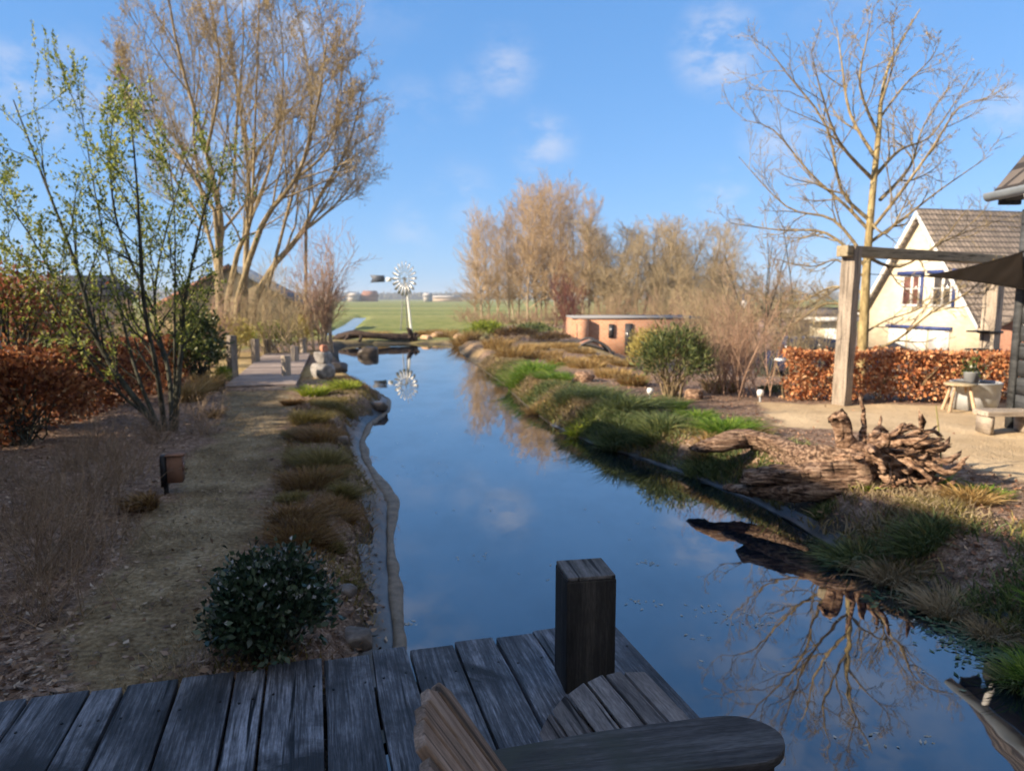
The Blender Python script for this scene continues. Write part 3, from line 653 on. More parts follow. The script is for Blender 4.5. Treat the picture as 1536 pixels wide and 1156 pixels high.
# ------------------------------------------------------------------ plant builders
def grow(g, start, dirn, length, r0, r1, n, wander, upb):
    T = len(start); P = np.zeros((T, n + 1, 3)); P[:, 0] = start; dd = unit(np.array(dirn, float)); seg = (np.array(length) / n)[:, None]
    for i in range(n):
        dd = unit(dd + g.normal(0, wander, (T, 3)) + np.array([0, 0, upb])); P[:, i + 1] = P[:, i] + dd * seg
    t = np.linspace(0, 1, n + 1); Rr = np.array(r0)[:, None] * (1 - t) + np.array(r1)[:, None] * t
    return P, Rr
def spawn(g, P, Rr, L, k, tmin, tmax, a0, a1, lenr, rr, fall=.5, rmin=.002):
    T, n1, _ = P.shape; n = n1 - 1
    t = tmin + (tmax - tmin) * (np.arange(k) + g.random((T, k))) / k
    f = t * n; i = np.minimum(f.astype(int), n - 1); w = (f - i)[..., None]; a = np.arange(T)[:, None]
    pos = P[a, i] * (1 - w) + P[a, i + 1] * w; tan = unit(P[a, i + 1] - P[a, i]); rd = Rr[a, i] * (1 - w[..., 0]) + Rr[a, i + 1] * w[..., 0]
    q = g.normal(size=tan.shape); q = unit(q - tan * (q * tan).sum(-1, keepdims=True))
    th = np.radians(g.uniform(a0, a1, (T, k)))[..., None]
    dr = tan * np.cos(th) + q * np.sin(th)
    ln = np.array(L)[:, None] * lenr * (1 - fall * t) * g.uniform(.65, 1.25, (T, k))
    return pos.reshape(-1, 3), dr.reshape(-1, 3), ln.ravel(), np.maximum(rd.ravel() * rr, rmin)
def plen(P): return np.linalg.norm(np.diff(P, axis=1), axis=2).sum(1)
def spline(pts, n):
    pts = np.array(pts, float); k = len(pts); t = np.linspace(0, k - 1, n + 1); s = np.minimum(t.astype(int), k - 2); u = (t - s)[:, None]
    p0 = pts[np.maximum(s - 1, 0)]; p1 = pts[s]; p2 = pts[s + 1]; p3 = pts[np.minimum(s + 2, k - 1)]
    return .5 * (2 * p1 + (p2 - p0) * u + (2 * p0 - 5 * p1 + 4 * p2 - p3) * u ** 2 + (3 * p1 - p0 - 3 * p2 + p3) * u ** 3)
def leaves_on(mb, g, P, per, size, wid, spread=.04, tmin=.1, up=.5):
    T, n1, _ = P.shape; n = n1 - 1
    t = g.uniform(tmin, 1, (T, per)) * n * .999; i = t.astype(int); w = (t - i)[..., None]; a = np.arange(T)[:, None]
    pos = (P[a, i] * (1 - w) + P[a, i + 1] * w).reshape(-1, 3); tan = unit(P[a, i + 1] - P[a, i]).reshape(-1, 3)
    dr = unit(tan * .6 + g.normal(0, .7, pos.shape) + np.array([0, 0, up]))
    s = g.uniform(.6, 1.3, len(pos)) * size
    mb.leaves(pos + g.normal(0, spread, pos.shape), dr, s, s * wid, g)
def stems_px(lists, Y, g, spread, n=10):
    out_ = []
    for l in lists:
        off = g.normal(0, spread); pts = []
        for k, (px, py) in enumerate(l):
            pts.append(at_dist(px, py, Y + off * k / (len(l) - 1)))
        out_.append(spline(pts, n))
    return np.array(out_)
def bush(name, label, cat, loc, rx, ry, h, n, size, wid, lmat, smat, group=None, seed=0, clumps=26, flat=.15, fill=.35, up=.35, extra=None, stems=14, sig=.16):
    g = np.random.default_rng(seed); x, y, z = loc
    t = thing(name, label, cat, loc, group)
    K = clumps; u = unit(g.normal(size=(K, 3))); u[:, 2] = np.abs(u[:, 2]) * 1.25 - flat * 1.2; rad_ = g.uniform(fill, 1, K) ** .5
    C = np.array([x, y, z + h * .45]) + u * rad_[:, None] * np.array([rx, ry, h * .55]) * .82
    C[:, 2] = np.maximum(C[:, 2], z + .12 * h)
    wts = g.random(K) + .3; wts /= wts.sum(); ci = g.choice(K, n, p=wts)
    pos = C[ci] + g.normal(0, 1, (n, 3)) * np.array([rx, ry, h * .5]) * sig * 1.15
    pos[:, 2] = np.maximum(pos[:, 2], z + .02)
    outw = unit(pos - np.array([x, y, z + h * .3])); dr = outw * .7 + g.normal(0, .6, pos.shape) + np.array([0, 0, up])
    s = g.uniform(.6, 1.35, n) * size
    mb = MB(); mb.leaves(pos, dr, s, s * wid, g); part('foliage', mb, lmat, t)
    mb = MB(); S = np.tile(np.array([[x, y, z - .03]]), (K, 1)) + g.normal(0, 1, (K, 3)) * np.array([rx, ry, 0]) * .12
    tt = np.linspace(0, 1, 5)[None, :, None]; P = S[:, None] * (1 - tt) + C[:, None] * tt; P[:, 1:-1] += g.normal(0, .03 * h, P[:, 1:-1].shape)
    Rr = np.linspace(1, .35, 5)[None] * np.full((K, 1), max(.004, h * .012)); mb.tubes(P, Rr, 4); part('stem', mb, smat, t)
    if extra:
        m2, n2, s2 = extra; top = pos[np.argsort(-pos[:, 2] - .3 * g.random(n))[:max(n2 * 3, 1)]]; top = top[g.choice(len(top), n2, replace=False)]
        mb = MB(); mb.leaves(top, g.normal(0, 1, top.shape) + [0, 0, 1.0], s2, s2 * .9, g); part('blossom', mb, m2, t)
    return t
def tuft(name, label, cat, loc, r, h, n, mat, group=None, seed=0, lean=.7, wid=.007, droop=.35):
    g = np.random.default_rng(seed); x, y, z = loc
    th = g.random(n) * 6.283; rr = r * np.sqrt(g.random(n)) * .62
    S = np.stack([x + rr * np.cos(th), y + rr * np.sin(th), np.zeros(n)], -1); S[:, 2] = ground_z(S[:, 0], S[:, 1]) - .01 if n else 0
    S[:, 2] = np.maximum(S[:, 2], -.02)
    o = np.stack([np.cos(th), np.sin(th), 0 * th], -1) * (rr / r)[:, None] * lean * 1.5 + g.normal(0, .22, (n, 3)) * [1, 1, 0]
    hh = h * g.uniform(.45, 1.1, n)
    tt = np.array([0, .4, .75, 1.0])
    fl = g.random(n) < .28; hh[fl] *= .75; o[fl] = o[fl] * 1.8 + g.normal(0, .35, (fl.sum(), 3)) * [1, 1, 0]; o += g.normal(0, .22, 3) * [1, 1, 0]
    P = S[:, None] + o[:, None] * (hh[:, None] * (tt ** 1.7))[..., None] + np.array([0, 0, 1]) * (hh[:, None] * (tt - droop * tt ** 2.4))[..., None]
    Wd = np.array([1, .9, .6, .08])[None] * (wid * g.uniform(.7, 1.3, n))[:, None]
    mb = MB(); mb.ribbons(P, Wd, g)
    return single(name, mb, mat, label, cat, loc, group)
def stems_clump(name, label, cat, loc, r, h, n, mat, group=None, seed=0, rad_=.0028):
    g = np.random.default_rng(seed); x, y, z = loc
    S = np.stack([x + g.normal(0, r * .35, n), y + g.normal(0, r * .35, n), np.full(n, z - .02)], -1)
    dr = np.stack([g.normal(0, .45, n), g.normal(0, .45, n), np.ones(n)], -1)
    P, Rr = grow(g, S, dr, h * g.uniform(.5, 1.15, n), np.full(n, rad_), np.full(n, rad_ * .5), 4, .13, -.02)
    mb = MB(); mb.tubes(P, Rr, 3)
    a = spawn(g, P, Rr, plen(P), 3, .35, .95, 20, 50, .35, .7, .3, .0014)
    P2, R2 = grow(g, *a[:3], a[3], a[3] * .6, 2, .1, .05); mb.tubes(P2, R2, 3)
    return single(name, mb, mat, label, cat, loc, group)
def rock(name, label, cat, loc, size, mat, group=None, seed=0, parent=None, sub=3):
    g = np.random.default_rng(seed); bm = bmesh.new(); bmesh.ops.create_icosphere(bm, subdivisions=sub, radius=1)
    ph = g.random((5, 3)) * 6; fr = g.normal(0, 1.5, (5, 3))
    for v in bm.verts:
        p = np.array(v.co); k = 1 + sum(.10 * math.sin(fr[i] @ p + ph[i, 0]) for i in range(5)) + .06 * math.sin(7 * p[0] + 5 * p[2] + ph[0, 1])
        q = np.clip(p * k, -.83, .83); v.co = Vector((q * np.array(size)).tolist())
    for f in bm.faces: f.smooth = True
    me = bpy.data.meshes.new(name); bm.to_mesh(me); bm.free(); me.materials.append(mat)
    o = bpy.data.objects.new(name, me); COL.objects.link(o); o['_o'] = tuple(loc)
    o.rotation_euler = (0, 0, g.random() * 6)
    if parent is not None: o.parent = parent; o.location = Vector(loc) - base_of(parent)
    else: o.location = loc; tag(o, label, cat, group)
    return o
def gnarl(mb, pts, r0, r1, sides=12, n=28, rough=.12, g=None, ridge=.26):
    g = g or rng; P = spline(pts, n); P[1:-1] += g.normal(0, .004, P[1:-1].shape)
    t = np.linspace(0, 1, n + 1); Rd = (r0 * (1 - t) + r1 * t) * (1 + .07 * np.sin(t * 9 + g.random() * 6) + .05 * np.sin(t * 23 + g.random() * 6))
    Rd = Rd * (.25 + .75 * sstep(0, .10, t)) * (.3 + .7 * sstep(1, .93, t))
    a = np.arange(sides) / sides * 6.283
    tan = unit(np.gradient(P, axis=0)); x = unit(np.cross(tan, [.1, .05, 1.0])); y = np.cross(tan, x)
    tw = t * 2.2
    rid = 1 + ridge * np.sin(3 * (a[None] + tw[:, None])) + ridge * .7 * np.sin(5 * (a[None] - tw[:, None] * .7) + 1) + rough * 1.3 * g.normal(0, .6, (1, sides)) * np.sin(t * 7 + 1)[:, None] + g.normal(0, rough * .22, (n + 1, sides))
    rr = Rd[:, None] * rid
    V = P[:, None] + rr[..., None] * (x[:, None] * np.cos(a)[None, :, None] + y[:, None] * np.sin(a)[None, :, None])
    idx = np.arange((n + 1) * sides).reshape(n + 1, sides); r = np.roll(idx, -1, 1)
    base = mb.n
    mb.add(V, np.stack([idx[:-1], r[:-1], r[1:], idx[1:]], -1).reshape(-1, 4))
    for k in (0, n):
        c = mb.n; mb.v.append(P[k][None] + tan[k] * (.02 if k else -.02)); mb.n += 1
        j = np.arange(sides); mb.t.append(np.stack([np.full(sides, c), idx[k] + base, r[k] + base], -1))

# ------------------------------------------------------------------ far country
mb = MB()
g = np.random.default_rng(5)
cx_ = g.uniform(-900, 700, 1500); yy = 900 + g.uniform(0, 160, 1500); hh = 3.5 + 6 * np.abs(fbm(np.stack([cx_, yy * 0], -1), .012, 9)) + g.random(1500) * 2
for _ in range(26):
    u = g.normal(0, 1, (1500, 3)) * [6, 4, 1]; pos = np.stack([cx_, yy, 1 + hh * g.random(1500)], -1) + u
    mb.leaves(pos, g.normal(0, 1, (1500, 3)) + [0, 0, .6], 4.2, 2.4, g)
struct('distant_treeline', mb, leaf_mat('far_foliage', [(0, (.09, .085, .06)), (1, (.19, .16, .11))], trans=0), kind='stuff')
def farm(name, label, pxa, pxb, Y, h, rh, wall, roof):
    xa, xb = (pxa - CX) / F * Y, (pxb - CX) / F * Y; t = thing(name, label, 'farm building', ((xa + xb) / 2, Y, .1)); dep = 14
    mb = MB(); mb.box(((xa + xb) / 2, Y + dep / 2, .1 + h / 2), (xb - xa, dep, h)); part('wall', mb, wall, t)
    mb = MB(); mb.prism([(-dep / 2 - .6, h + .1), (dep / 2 + .6, h + .1), (0, h + rh + .1)], xa - .5, xb + .5, ((0, 1, 0), (0, 0, 1), (1, 0, 0), (0, Y + dep / 2, 0))); part('roof', mb, roof, t)
M['farwhite'] = noise_mat('pale_cladding', [(.3, (.36, .33, .30)), (.7, (.46, .43, .40))], scale=.2, bmp=0)
M['fartan'] = noise_mat('tan_cladding', [(.3, (.42, .32, .25)), (.7, (.52, .42, .34))], scale=.2, bmp=0)
M['farroof'] = noise_mat('far_grey_roof', [(.3, (.22, .22, .23)), (.7, (.3, .3, .31))], scale=.2, bmp=0)
farm('farm_barn', 'long pale low farm shed on the horizon left of the windmill', 478, 512, 420, 2.6, 1.2, M['fartan'], M['farwhite'])
farm('farm_barn', 'small white farm building on the horizon between bare shrub and windmill', 523, 536, 400, 3.2, 1.6, M['farwhite'], M['farwhite'])
farm('farm_barn', 'reddish farmhouse on the horizon just left of the windmill tower', 544, 562, 410, 3.0, 3.2, M['brick_red'], M['tiles_orange'])
farm('farm_barn', 'small white barn on the horizon right of the windmill', 636, 645, 400, 3.2, 1.6, M['farwhite'], M['farwhite'])
farm('farm_barn', 'long tan farm shed on the horizon between windmill and poplar copse', 650, 692, 430, 2.4, 1.0, M['fartan'], M['farwhite'])

# ------------------------------------------------------------------ wind pump
wx, wy = -6.34, 43.0
wz = gz(wx, wy)
wm = thing('wind_pump', 'small metal garden wind pump with many bladed wheel and dark tail vane across the pond', 'wind pump', (wx, wy, wz))
hub = np.array([wx, wy - .25, 3.15])
mb = MB()
for (dx, dy, rr_) in ((.36, -.12, .075), (-.28, -.1, .035), (.05, .4, .035)):
    P = np.array([[wx + dx, wy + dy, wz - .1], [wx + dx * .25, wy + dy * .25, 2.9]]); mb.tubes(P, np.array([rr_, rr_ * .8]), 8)
    part('leg', mb, M['whitepaint'] if rr_ > .05 else M['galv'], wm); mb = MB()
for z in (.9, 1.6, 2.3):
    k = 1 - (z - wz) / (2.9 - wz) * .75
    c = [np.array([wx + dx * k, wy + dy * k, z]) for dx, dy in ((.36, -.12), (-.28, -.1), (.05, .4))]
    for i in range(3): mb.tubes(np.array([c[i], c[(i + 1) % 3]]), np.array([.014, .014]), 5)
part('brace', mb, M['galv'], wm)
mb = MB(); mb.tubes(np.array([[wx, wy + .3, 3.15], [wx, wy - .3, 3.15]]), np.array([.09, .09]), 10, cap=True); mb.tubes(np.array([[wx, wy, 2.85], [wx, wy, 3.2]]), np.array([.07, .07]), 8, cap=True); part('hub', mb, M['galv'], wm)
for k in range(18):
    a = k / 18 * 2 * math.pi; wr = np.array([.80, -.60, 0]); er = wr * math.cos(a) + np.array([0, 0, math.sin(a)]); et = -wr * math.sin(a) + np.array([0, 0, math.cos(a)])
    n_ = np.array([.6, .8, 0]); tl = math.radians(28); side = et * math.cos(tl) + n_ * math.sin(tl)
    mb = MB()
    prof = [(.34, .03), (.5, .045), (.75, .072), (.93, .085), (1.0, .06), (1.03, .0)]
    outl = [(r_, w_) for r_, w_ in prof] + [(r_, -w_) for r_, w_ in prof[::-1][1:]]
    mb.prism(outl, -.006, .006, (er, side, np.cross(er, side), hub)); part('blade', mb, M['galv'], wm)
mb = MB()
for rr_ in (.36, .72):
    a = np.linspace(0, 2 * math.pi, 37); P = hub + rr_ * (np.cos(a)[:, None] * wr + np.sin(a)[:, None] * np.array([0, 0, 1])); mb.tubes(P, np.full(37, .012), 5)
for k in range(6):
    a = k / 6 * 6.283; mb.tubes(np.array([hub, hub + .72 * (wr * math.cos(a) + np.array([0, 0, math.sin(a)]))]), np.array([.012, .012]), 5)
part('wheel_ring', mb, M['galv'], wm)
mb = MB(); mb.tubes(np.array([[wx + .1, wy + .1, 3.15], [wx - 1.75, wy + .35, 3.15]]), np.array([.03, .025]), 6); part('tail_boom', mb, M['galv'], wm)
mb = MB(); mb.prism([(-2.15, -.23), (-1.25, -.19), (-1.25, .19), (-2.15, .23), (-2.0, .0)], -.008, .008, ((.99, -.13, 0), (0, 0, 1), (.13, .99, 0), (wx, wy + .1, 3.15))); part('tail_vane', mb, M['vane'], wm)
mb = MB(); mb.box((wx - .98, wy + .22, 3.1), (.3, .06, .22)); part('counterweight', mb, M['whitepaint'], wm)

# far bank pieces
g = np.random.default_rng(12)
lg = thing('driftwood_log', 'long dark driftwood log lying on the far bank below the windmill', 'log', (-6.2, 31.9, .1)); mb = MB()
gnarl(mb, [(-8.0, 32.2, .22), (-7.0, 32.0, .42), (-6.2, 31.9, .38), (-5.2, 32.0, .30), (-4.5, 32.2, .22)], .16, .1, 10, 24, .12, g); part('trunk', mb, M['darkroot'], lg)
mb = MB(); gnarl(mb, [(-7.1, 32.0, .4), (-7.3, 31.8, .25), (-7.5, 31.6, .02)], .09, .05, 8, 10, .1, g); gnarl(mb, [(-6.7, 32.0, .4), (-6.65, 31.6, .2), (-6.8, 31.4, .02)], .08, .05, 8, 10, .1, g); part('branch', mb, M['darkroot'], lg)
rt = thing('tree_stump', 'dark spiky root stump on the far bank at the foot of the windmill', 'stump', (-4.35, 32.2, .12)); mb = MB()
for k in range(13):
    a = g.random() * 6.28; q = np.array([math.cos(a) * .55, math.sin(a) * .3, g.uniform(.1, .62)]); o = np.array([-4.35, 32.2, .12])
    gnarl(mb, [o, o + q * .5 + [0, 0, .08], o + q], .13, .035, 7, 8, .12, g)
part('root', mb, M['darkroot'], rt)
rock('rock', 'round dark wet rock standing in the water near the far bank', 'rock', (-5.05, 25.2, .08), (.42, .32, .30), M['wetstone'], seed=4)
for k, (px, py, s, lb) in enumerate([(658, 506, .5, 'flat tan boulder on far bank, right of the dark stump'), (690, 508, .42, 'tan boulder at the far right corner of the pond'), (640, 509, .3, 'small tan boulder beside the dark stump on far bank')]):
    x, y, z = on(px, py, .12); rock('boulder', lb, 'boulder', (x, y, z + .06), (s * 1.4, s * .7, s * .5), M['terracotta'] if False else noise_mat('tan_boulder', [(.3, (.38, .24, .14)), (.7, (.55, .38, .25))], scale=3), seed=30 + k)

# ------------------------------------------------------------------ buildings
def wallpart(t, name, mb, mat): return part(name, mb, mat, t)
def gable_house(name, label, c, rdir, half, eave, apex, length, zb, wall, roof, over=.35, rt_=.14, cat='house'):
    """c: ground point under the front gable apex; rdir: ridge direction away from the gable"""
    r = Vector((*rdir, 0)).normalized(); w = Vector((r.y, -r.x, 0)); t = thing(name, label, cat, (c[0], c[1], zb))
    o = Vector((c[0], c[1], 0)); upv = (0, 0, 1)
    mb = MB(); mb.prism([(-half, zb), (half, zb), (half, eave), (0, apex), (-half, eave)], 0, length, (w, upv, r, o)); part('wall', mb, wall, t)
    sl = (apex - eave) / half
    for s in (-1, 1):
        mb = MB(); e = over
        outl = [(0, apex + .02), (0, apex + .02 + rt_ * 1.3), (s * (half + e), eave - sl * e + .02 + rt_ * 1.3), (s * (half + e), eave - sl * e + .02)]
        mb.prism(outl if s < 0 else outl[::-1], -over, length + over, (w, upv, r, o)); part('roof', mb, roof, t)
    return t, o, r, w, sl
# yellow house
yc = (22.35, 40.0); zb = -1.0
yh, yo, yr, yw, ysl = gable_house('gabled_house', 'pale yellow gabled house with white verges and blue trimmed windows behind the hedge', yc, (.975, .22), 4.1, 1.1, 6.65, 13, zb, M['render_yellow'], M['tiles'])
for s in (-1, 1):
    mb = MB(); e = .38; outl = [(0, 6.65 - .26), (0, 6.65 + .06), (s * (4.1 + e), 1.1 - ysl * e + .06), (s * (4.1 + e), 1.1 - ysl * e - .26)]
    mb.prism(outl if s < 0 else outl[::-1], -.46, -.37, (yw, (0, 0, 1), yr, yo)); part('verge_board', mb, M['whitepaint'], yh)
def ywin(s, z0, z1, w, pane, bars):
    mb = MB(); c = lambda ss, zz, dd: (yo + yw * ss + yr * dd + Vector((0, 0, zz)))
    rz = math.atan2(yw.y, yw.x)
    fr = .11
    for ss, zz, sx, sz in ((s, z0 + fr / 2, w, fr), (s, z1 - fr / 2, w, fr), (s - w / 2 + fr / 2, (z0 + z1) / 2, fr, z1 - z0 - 2 * fr), (s + w / 2 - fr / 2, (z0 + z1) / 2, fr, z1 - z0 - 2 * fr), (s + .05, (z0 + z1) / 2, .13, z1 - z0 - 2 * fr)):
        mb.box(c(ss, zz, -.03), (sx, .1, sz), rz)
    mb.box(c(s, (z0 + z1) / 2 + .1, -.025), (w - 2 * fr, .06, .05), rz)
    f = part('window', mb, M['whitepaint'], yh)
    mb = MB(); mb.box(c(s, (z0 + z1) / 2, -.006), (w - 2 * fr, .02, z1 - z0 - 2 * fr), rz); part('pane', mb, pane, f)
    mb = MB(); mb.box(c(s, z1 + .1, -.12), (w + .45, .26, .19), rz); mb.box(c(s + w / 2 + .1, (z0 + z1) / 2, -.04), (.16, .1, z1 - z0), rz); part('awning', mb, M['bluepaint'], f)
ywin(-.45, 1.55, 3.3, 1.35, M['pane_red'], 1); ywin(1.72, 1.55, 3.3, 1.35, M['pane'], 1)
mb = MB(); rz = math.atan2(yw.y, yw.x)
for s in (-1.25, .25, 1.75): p = yo + yw * s + yr * -.05 + Vector((0, 0, -.28)); mb.box(p, (1.32, .09, 1.2), rz)
sh = part('shutter', mb, M['whitepaint'], yh)
mb = MB(); p = yo + yw * .25 + yr * -.1 + Vector((0, 0, .42)); mb.box(p, (4.6, .22, .17), rz); part('shutter_box', mb, M['bluepaint'], yh)
# annex with white fascia
ax0_, ax1_ = (1204 - CX) / F * 37, (1288 - CX) / F * 37
an = thing('annex', 'low cream annex with white fascia and garage door left of the yellow house', 'annex', ((ax0_ + ax1_) / 2, 37, -.95))
mb = MB(); mb.box(((ax0_ + ax1_) / 2, 39, -.05), (ax1_ - ax0_ - .4, 4, 1.8)); part('wall', mb, M['render_yellow'], an)
mb = MB(); mb.box(((ax0_ + ax1_) / 2, 36.8, .93), (ax1_ - ax0_ + .2, .12, .22)); part('fascia', mb, M['whitepaint'], an)
mb = MB(); mb.prism([(36.75, .86), (41.2, .86), (41.2, 1.15), (39.8, 1.5), (36.75, 1.08)], ax0_ - .1, ax1_ + .1, ((0, 1, 0), (0, 0, 1), (1, 0, 0), (0, 0, 0))); part('roof', mb, M['tiles'], an)
mb = MB(); mb.box((ax0_ + 1.9, 36.95, -.2), (1.6, .06, 1.3)); part('garage_door', mb, M['whitepaint'], an)
mb = MB(); x0, x1 = (1138 - CX) / F * 34, (1212 - CX) / F * 34
mb.box(((x0 + x1) / 2, 34, .0), (x1 - x0, .25, 1.9)); mb.box(((x0 + x1) / 2, 34, .98), (x1 - x0 + .1, .35, .07))
single('garden_wall', mb, M['pinkwall'], 'pinkish brown garden wall between the bare shrub and the cream annex', 'wall', ((x0 + x1) / 2, 34, -.95))
x0 = (1188 - CX) / F * 30; mb = MB(); mb.box((x0, 30, .02), (.55, .5, .62)); mb.box((x0, 30, .36), (.62, .56, .06)); mb.box((x0, 29.72, .2), (.3, .05, .06))
single('storage_bin', mb, M['orangeplastic'], 'orange bin standing above the beech hedge beside the dark blue car', 'bin', (x0, 30, -.3))
# brown house at the right
bx = (1500 - CX) / F * 31
bh, bo, br_, bw_, bs = gable_house('brick_house', 'brown brick house with dark tiled roof seen between pergola post and dark shed', (bx + 6.2, 33), (.3, .95), 3.8, .95, 3.4, 9, -.95, M['brick_red'], M['tiles'], over=.4)
mb = MB(); mb.box((bx + 3.6, 32.75, .72), (3.0, .1, .16)); part('fascia', mb, M['whitepaint'], bh)
# flat brick outbuilding
bxa, bxb = at_dist(858, 475, 36)[0], at_dist(1050, 475, 36)[0]
bb = thing('brick_outbuilding', 'low flat roofed orange brick outbuilding with narrow dark windows in front of the copse', 'outbuilding', ((bxa + bxb) / 2, 36, -.95))
mb = MB(); mb.box(((bxa + bxb) / 2, 38, .0), (bxb - bxa, 4, 2.0)); part('wall', mb, M['brick'], bb)
mb = MB(); mb.box((bxa + .55, 35.9, -.02), (.55, .2, 1.95)); part('pier', mb, M['brick'], bb)
mb = MB(); mb.box(((bxa + bxb) / 2, 38, 1.04), (bxb - bxa + .08, 4.1, .08)); part('roof', mb, M['farroof'], bb)
for px, z0, z1, w in ((917, .05, .72, .27), (943, -.75, .75, .36), (868, -.3, .7, .2)):
    x = at_dist(px, 490, 36)[0]; mb = MB(); mb.box((x, 35.98, (z0 + z1) / 2), (w, .06, z1 - z0)); f = part('window' if z0 > -.5 else 'door', mb, M['black'], bb)
    mb = MB(); mb.box((x, 35.94, (z0 + z1) / 2), (w - .1, .03, z1 - z0 - .1)); part('pane', mb, M['pane'], f)
# arched shelter in front of it
sx, sy = at_dist(890, 520, 25)[0], 25.0; sz = gz(sx, sy)
ash = thing('garden_shelter', 'small grey arched garden shelter in front of the brick outbuilding', 'shelter', (sx, sy, sz))
zt = at_dist(890, 511, 25)[2]
arch = [(-.68, .0), (-.60, .25), (-.36, .47), (0, .60), (.36, .47), (.60, .25), (.68, 0)]
zo = zt - .60
P = np.array([[sx + a, sy, zo + b_] for a, b_ in arch])
for dy in (0, 1.6):
    mb = MB(); mb.tubes(spline(P + [0, dy, 0], 18), np.full(19, .05), 6); part('arch', mb, M['shelter'], ash)
mb = MB(); k = len(arch); V = np.array([[sx + a * .96, sy + yy_, zo + b_ * .97] for yy_ in (.1, 1.6) for a, b_ in arch]); mb.add(V, [(i, i + 1, i + 1 + k, i + k) for i in range(k - 1)]); part('cover', mb, M['brick_red'], ash)
for dx in (-.68, .68):
    mb = MB(); mb.tubes(np.array([[sx + dx, sy, zo + .02], [sx + dx, sy, sz - .1]]), np.array([.05, .05]), 6); part('support', mb, M['shelter'], ash)
# barn at left
bg_, bo2, br2, bw2, bs2 = gable_house('barn', 'low barn with blue grey slate roof and orange tiled verge behind the big bare tree', (-16.2, 41.9), (-.1, .995), 4.3, 1.35, 3.7, 3.5, .0, M['tan_wall'], M['slate'], over=.3, cat='barn')
mb = MB(); outl = [(.02, 3.7), (.02, 3.96), (-4.62, 1.43), (-4.62, 1.17)]; mb.prism(outl, -.42, -.2, (bw2, (0, 0, 1), br2, bo2)); part('verge_tile', mb, M['tiles_orange'], bg_)
# long grey outbuilding far left
x0, x1 = (-70 - CX) / F * 30, (128 - CX) / F * 30
ob_ = thing('outbuilding', 'long low outbuilding with dark grey roof behind the red hedge at far left', 'outbuilding', ((x0 + x1) / 2, 30, .3))
mb = MB(); mb.box(((x0 + x1) / 2, 32, 1.1), (x1 - x0, 4, 1.9)); part('wall', mb, M['pinkwall'], ob_)
mb = MB(); mb.prism([(29.6, 1.95), (34.4, 1.95), (34.4, 2.1), (32, 3.0), (29.6, 2.1)], x0 - .3, x1 + .3, ((0, 1, 0), (0, 0, 1), (1, 0, 0), (0, 0, 0))); part('roof', mb, M['tiles'], ob_)
for xx in (x0 + 3.4, x0 + 4.6): mb = MB(); mb.box((xx, 29.98, 1.35), (.7, .06, .7)); part('window', mb, M['pane'], ob_)
# garden gate panel far left
gp = thing('garden_gate', 'pale grey boarded garden gate and post at the left edge behind copper leaves', 'gate', (-6.5, 8.9, .3))
for k in range(7):
    mb = MB(); mb.box((-6.86 + .12 * k, 8.92, .86), (.112, .03, 1.0 + .02 * (k % 2))); part('board', mb, M['greypanel'], gp)
mb = MB(); mb.box((-6.35, 8.84, .95), (.09, .09, 1.35)); part('post', mb, M['greypanel'], gp)
mb = MB(); mb.box((-6.5, 8.96, .5), (.8, .03, .08)); mb.box((-6.5, 8.96, 1.2), (.8, .03, .08)); part('rail', mb, M['greypanel'], gp)
# the house whose shade lies over the deck (outside the frame, left)
hc = Vector((-10.0, 5.8, 0)); hr = Vector((.415, -.91, 0)).normalized()
hs, ho, hr2, hw2, hsl = gable_house('brick_house', 'tall brick house beside the deck, outside the left edge of the picture', (hc.x, hc.y), (hr.x, hr.y), 3.4, 3.0, 5.7, 14, .3, M['brick_red'], M['tiles'], over=.3)
for k in range(3):
    p = ho + hr2 * (2.5 + 4.6 * k) - hw2 * 3.42; mb = MB(); mb.box((p.x, p.y, 1.7), (1.2, .08, 1.4), math.atan2(hr2.y, hr2.x)); f = part('window', mb, M['whitepaint'], hs)
    p = ho + hr2 * (2.5 + 4.6 * k) - hw2 * 3.47; mb = MB(); mb.box((p.x, p.y, 1.7), (1.04, .03, 1.24), math.atan2(hr2.y, hr2.x)); part('pane', mb, M['pane'], f)

# dark shed on the right bank
sd_ = thing('dark_shed', 'dark grey boarded shed with zinc gutter at the right edge', 'shed', (6.45, 5, .35))
SY1, SX = 9.2, 6.42
for k in range(15):
    mb = MB(); z = .36 + .22 * k; mb.box((SX + .012, SY1 / 2 - 2.9, z + .1), (.03, SY1 + 5.8, .208)); 
    if z < 3.36: part('wall_board', mb, M['greyboard'], sd_)
mb = MB(); mb.box((SX - .012, SY1 - .05, 1.72), (.05, .11, 2.76)); part('corner_board', mb, M['greyboard'], sd_)
mb = MB(); mb.box((SX + 2.05, SY1 / 2 - 2.9, 1.7), (4.0, SY1 + 5.6, 2.7)); part('wall', mb, M['greyboard'], sd_)
ev = 3.30; mb = MB(); mb.box((6.285, 1.7, ev - .07), (.25, 15.0, .025)); part('soffit', mb, M['greyboard'], sd_); mb = MB(); mb.prism([(6.16, ev - .03), (8.6, ev + 3.1), (8.6, ev + 3.25), (6.16, ev + .07)], -9.42, 6, ((1, 0, 0), (0, 0, 1), (0, -1, 0), (0, 0, 0))); part('roof', mb, M['tiles'], sd_)
mb = MB(); mb.prism([(8.6, ev + 3.1), (11, ev), (11, ev + .1), (8.6, ev + 3.25)], -9.42, 6, ((1, 0, 0), (0, 0, 1), (0, -1, 0), (0, 0, 0))); part('roof', mb, M['tiles'], sd_)
mb = MB(); a = np.linspace(math.pi, 2 * math.pi, 9); o2 = [(6.11 + .07 * math.cos(t), ev + .0 + .075 * math.sin(t)) for t in a] + [(6.18, ev + .03), (6.04, ev + .03)]
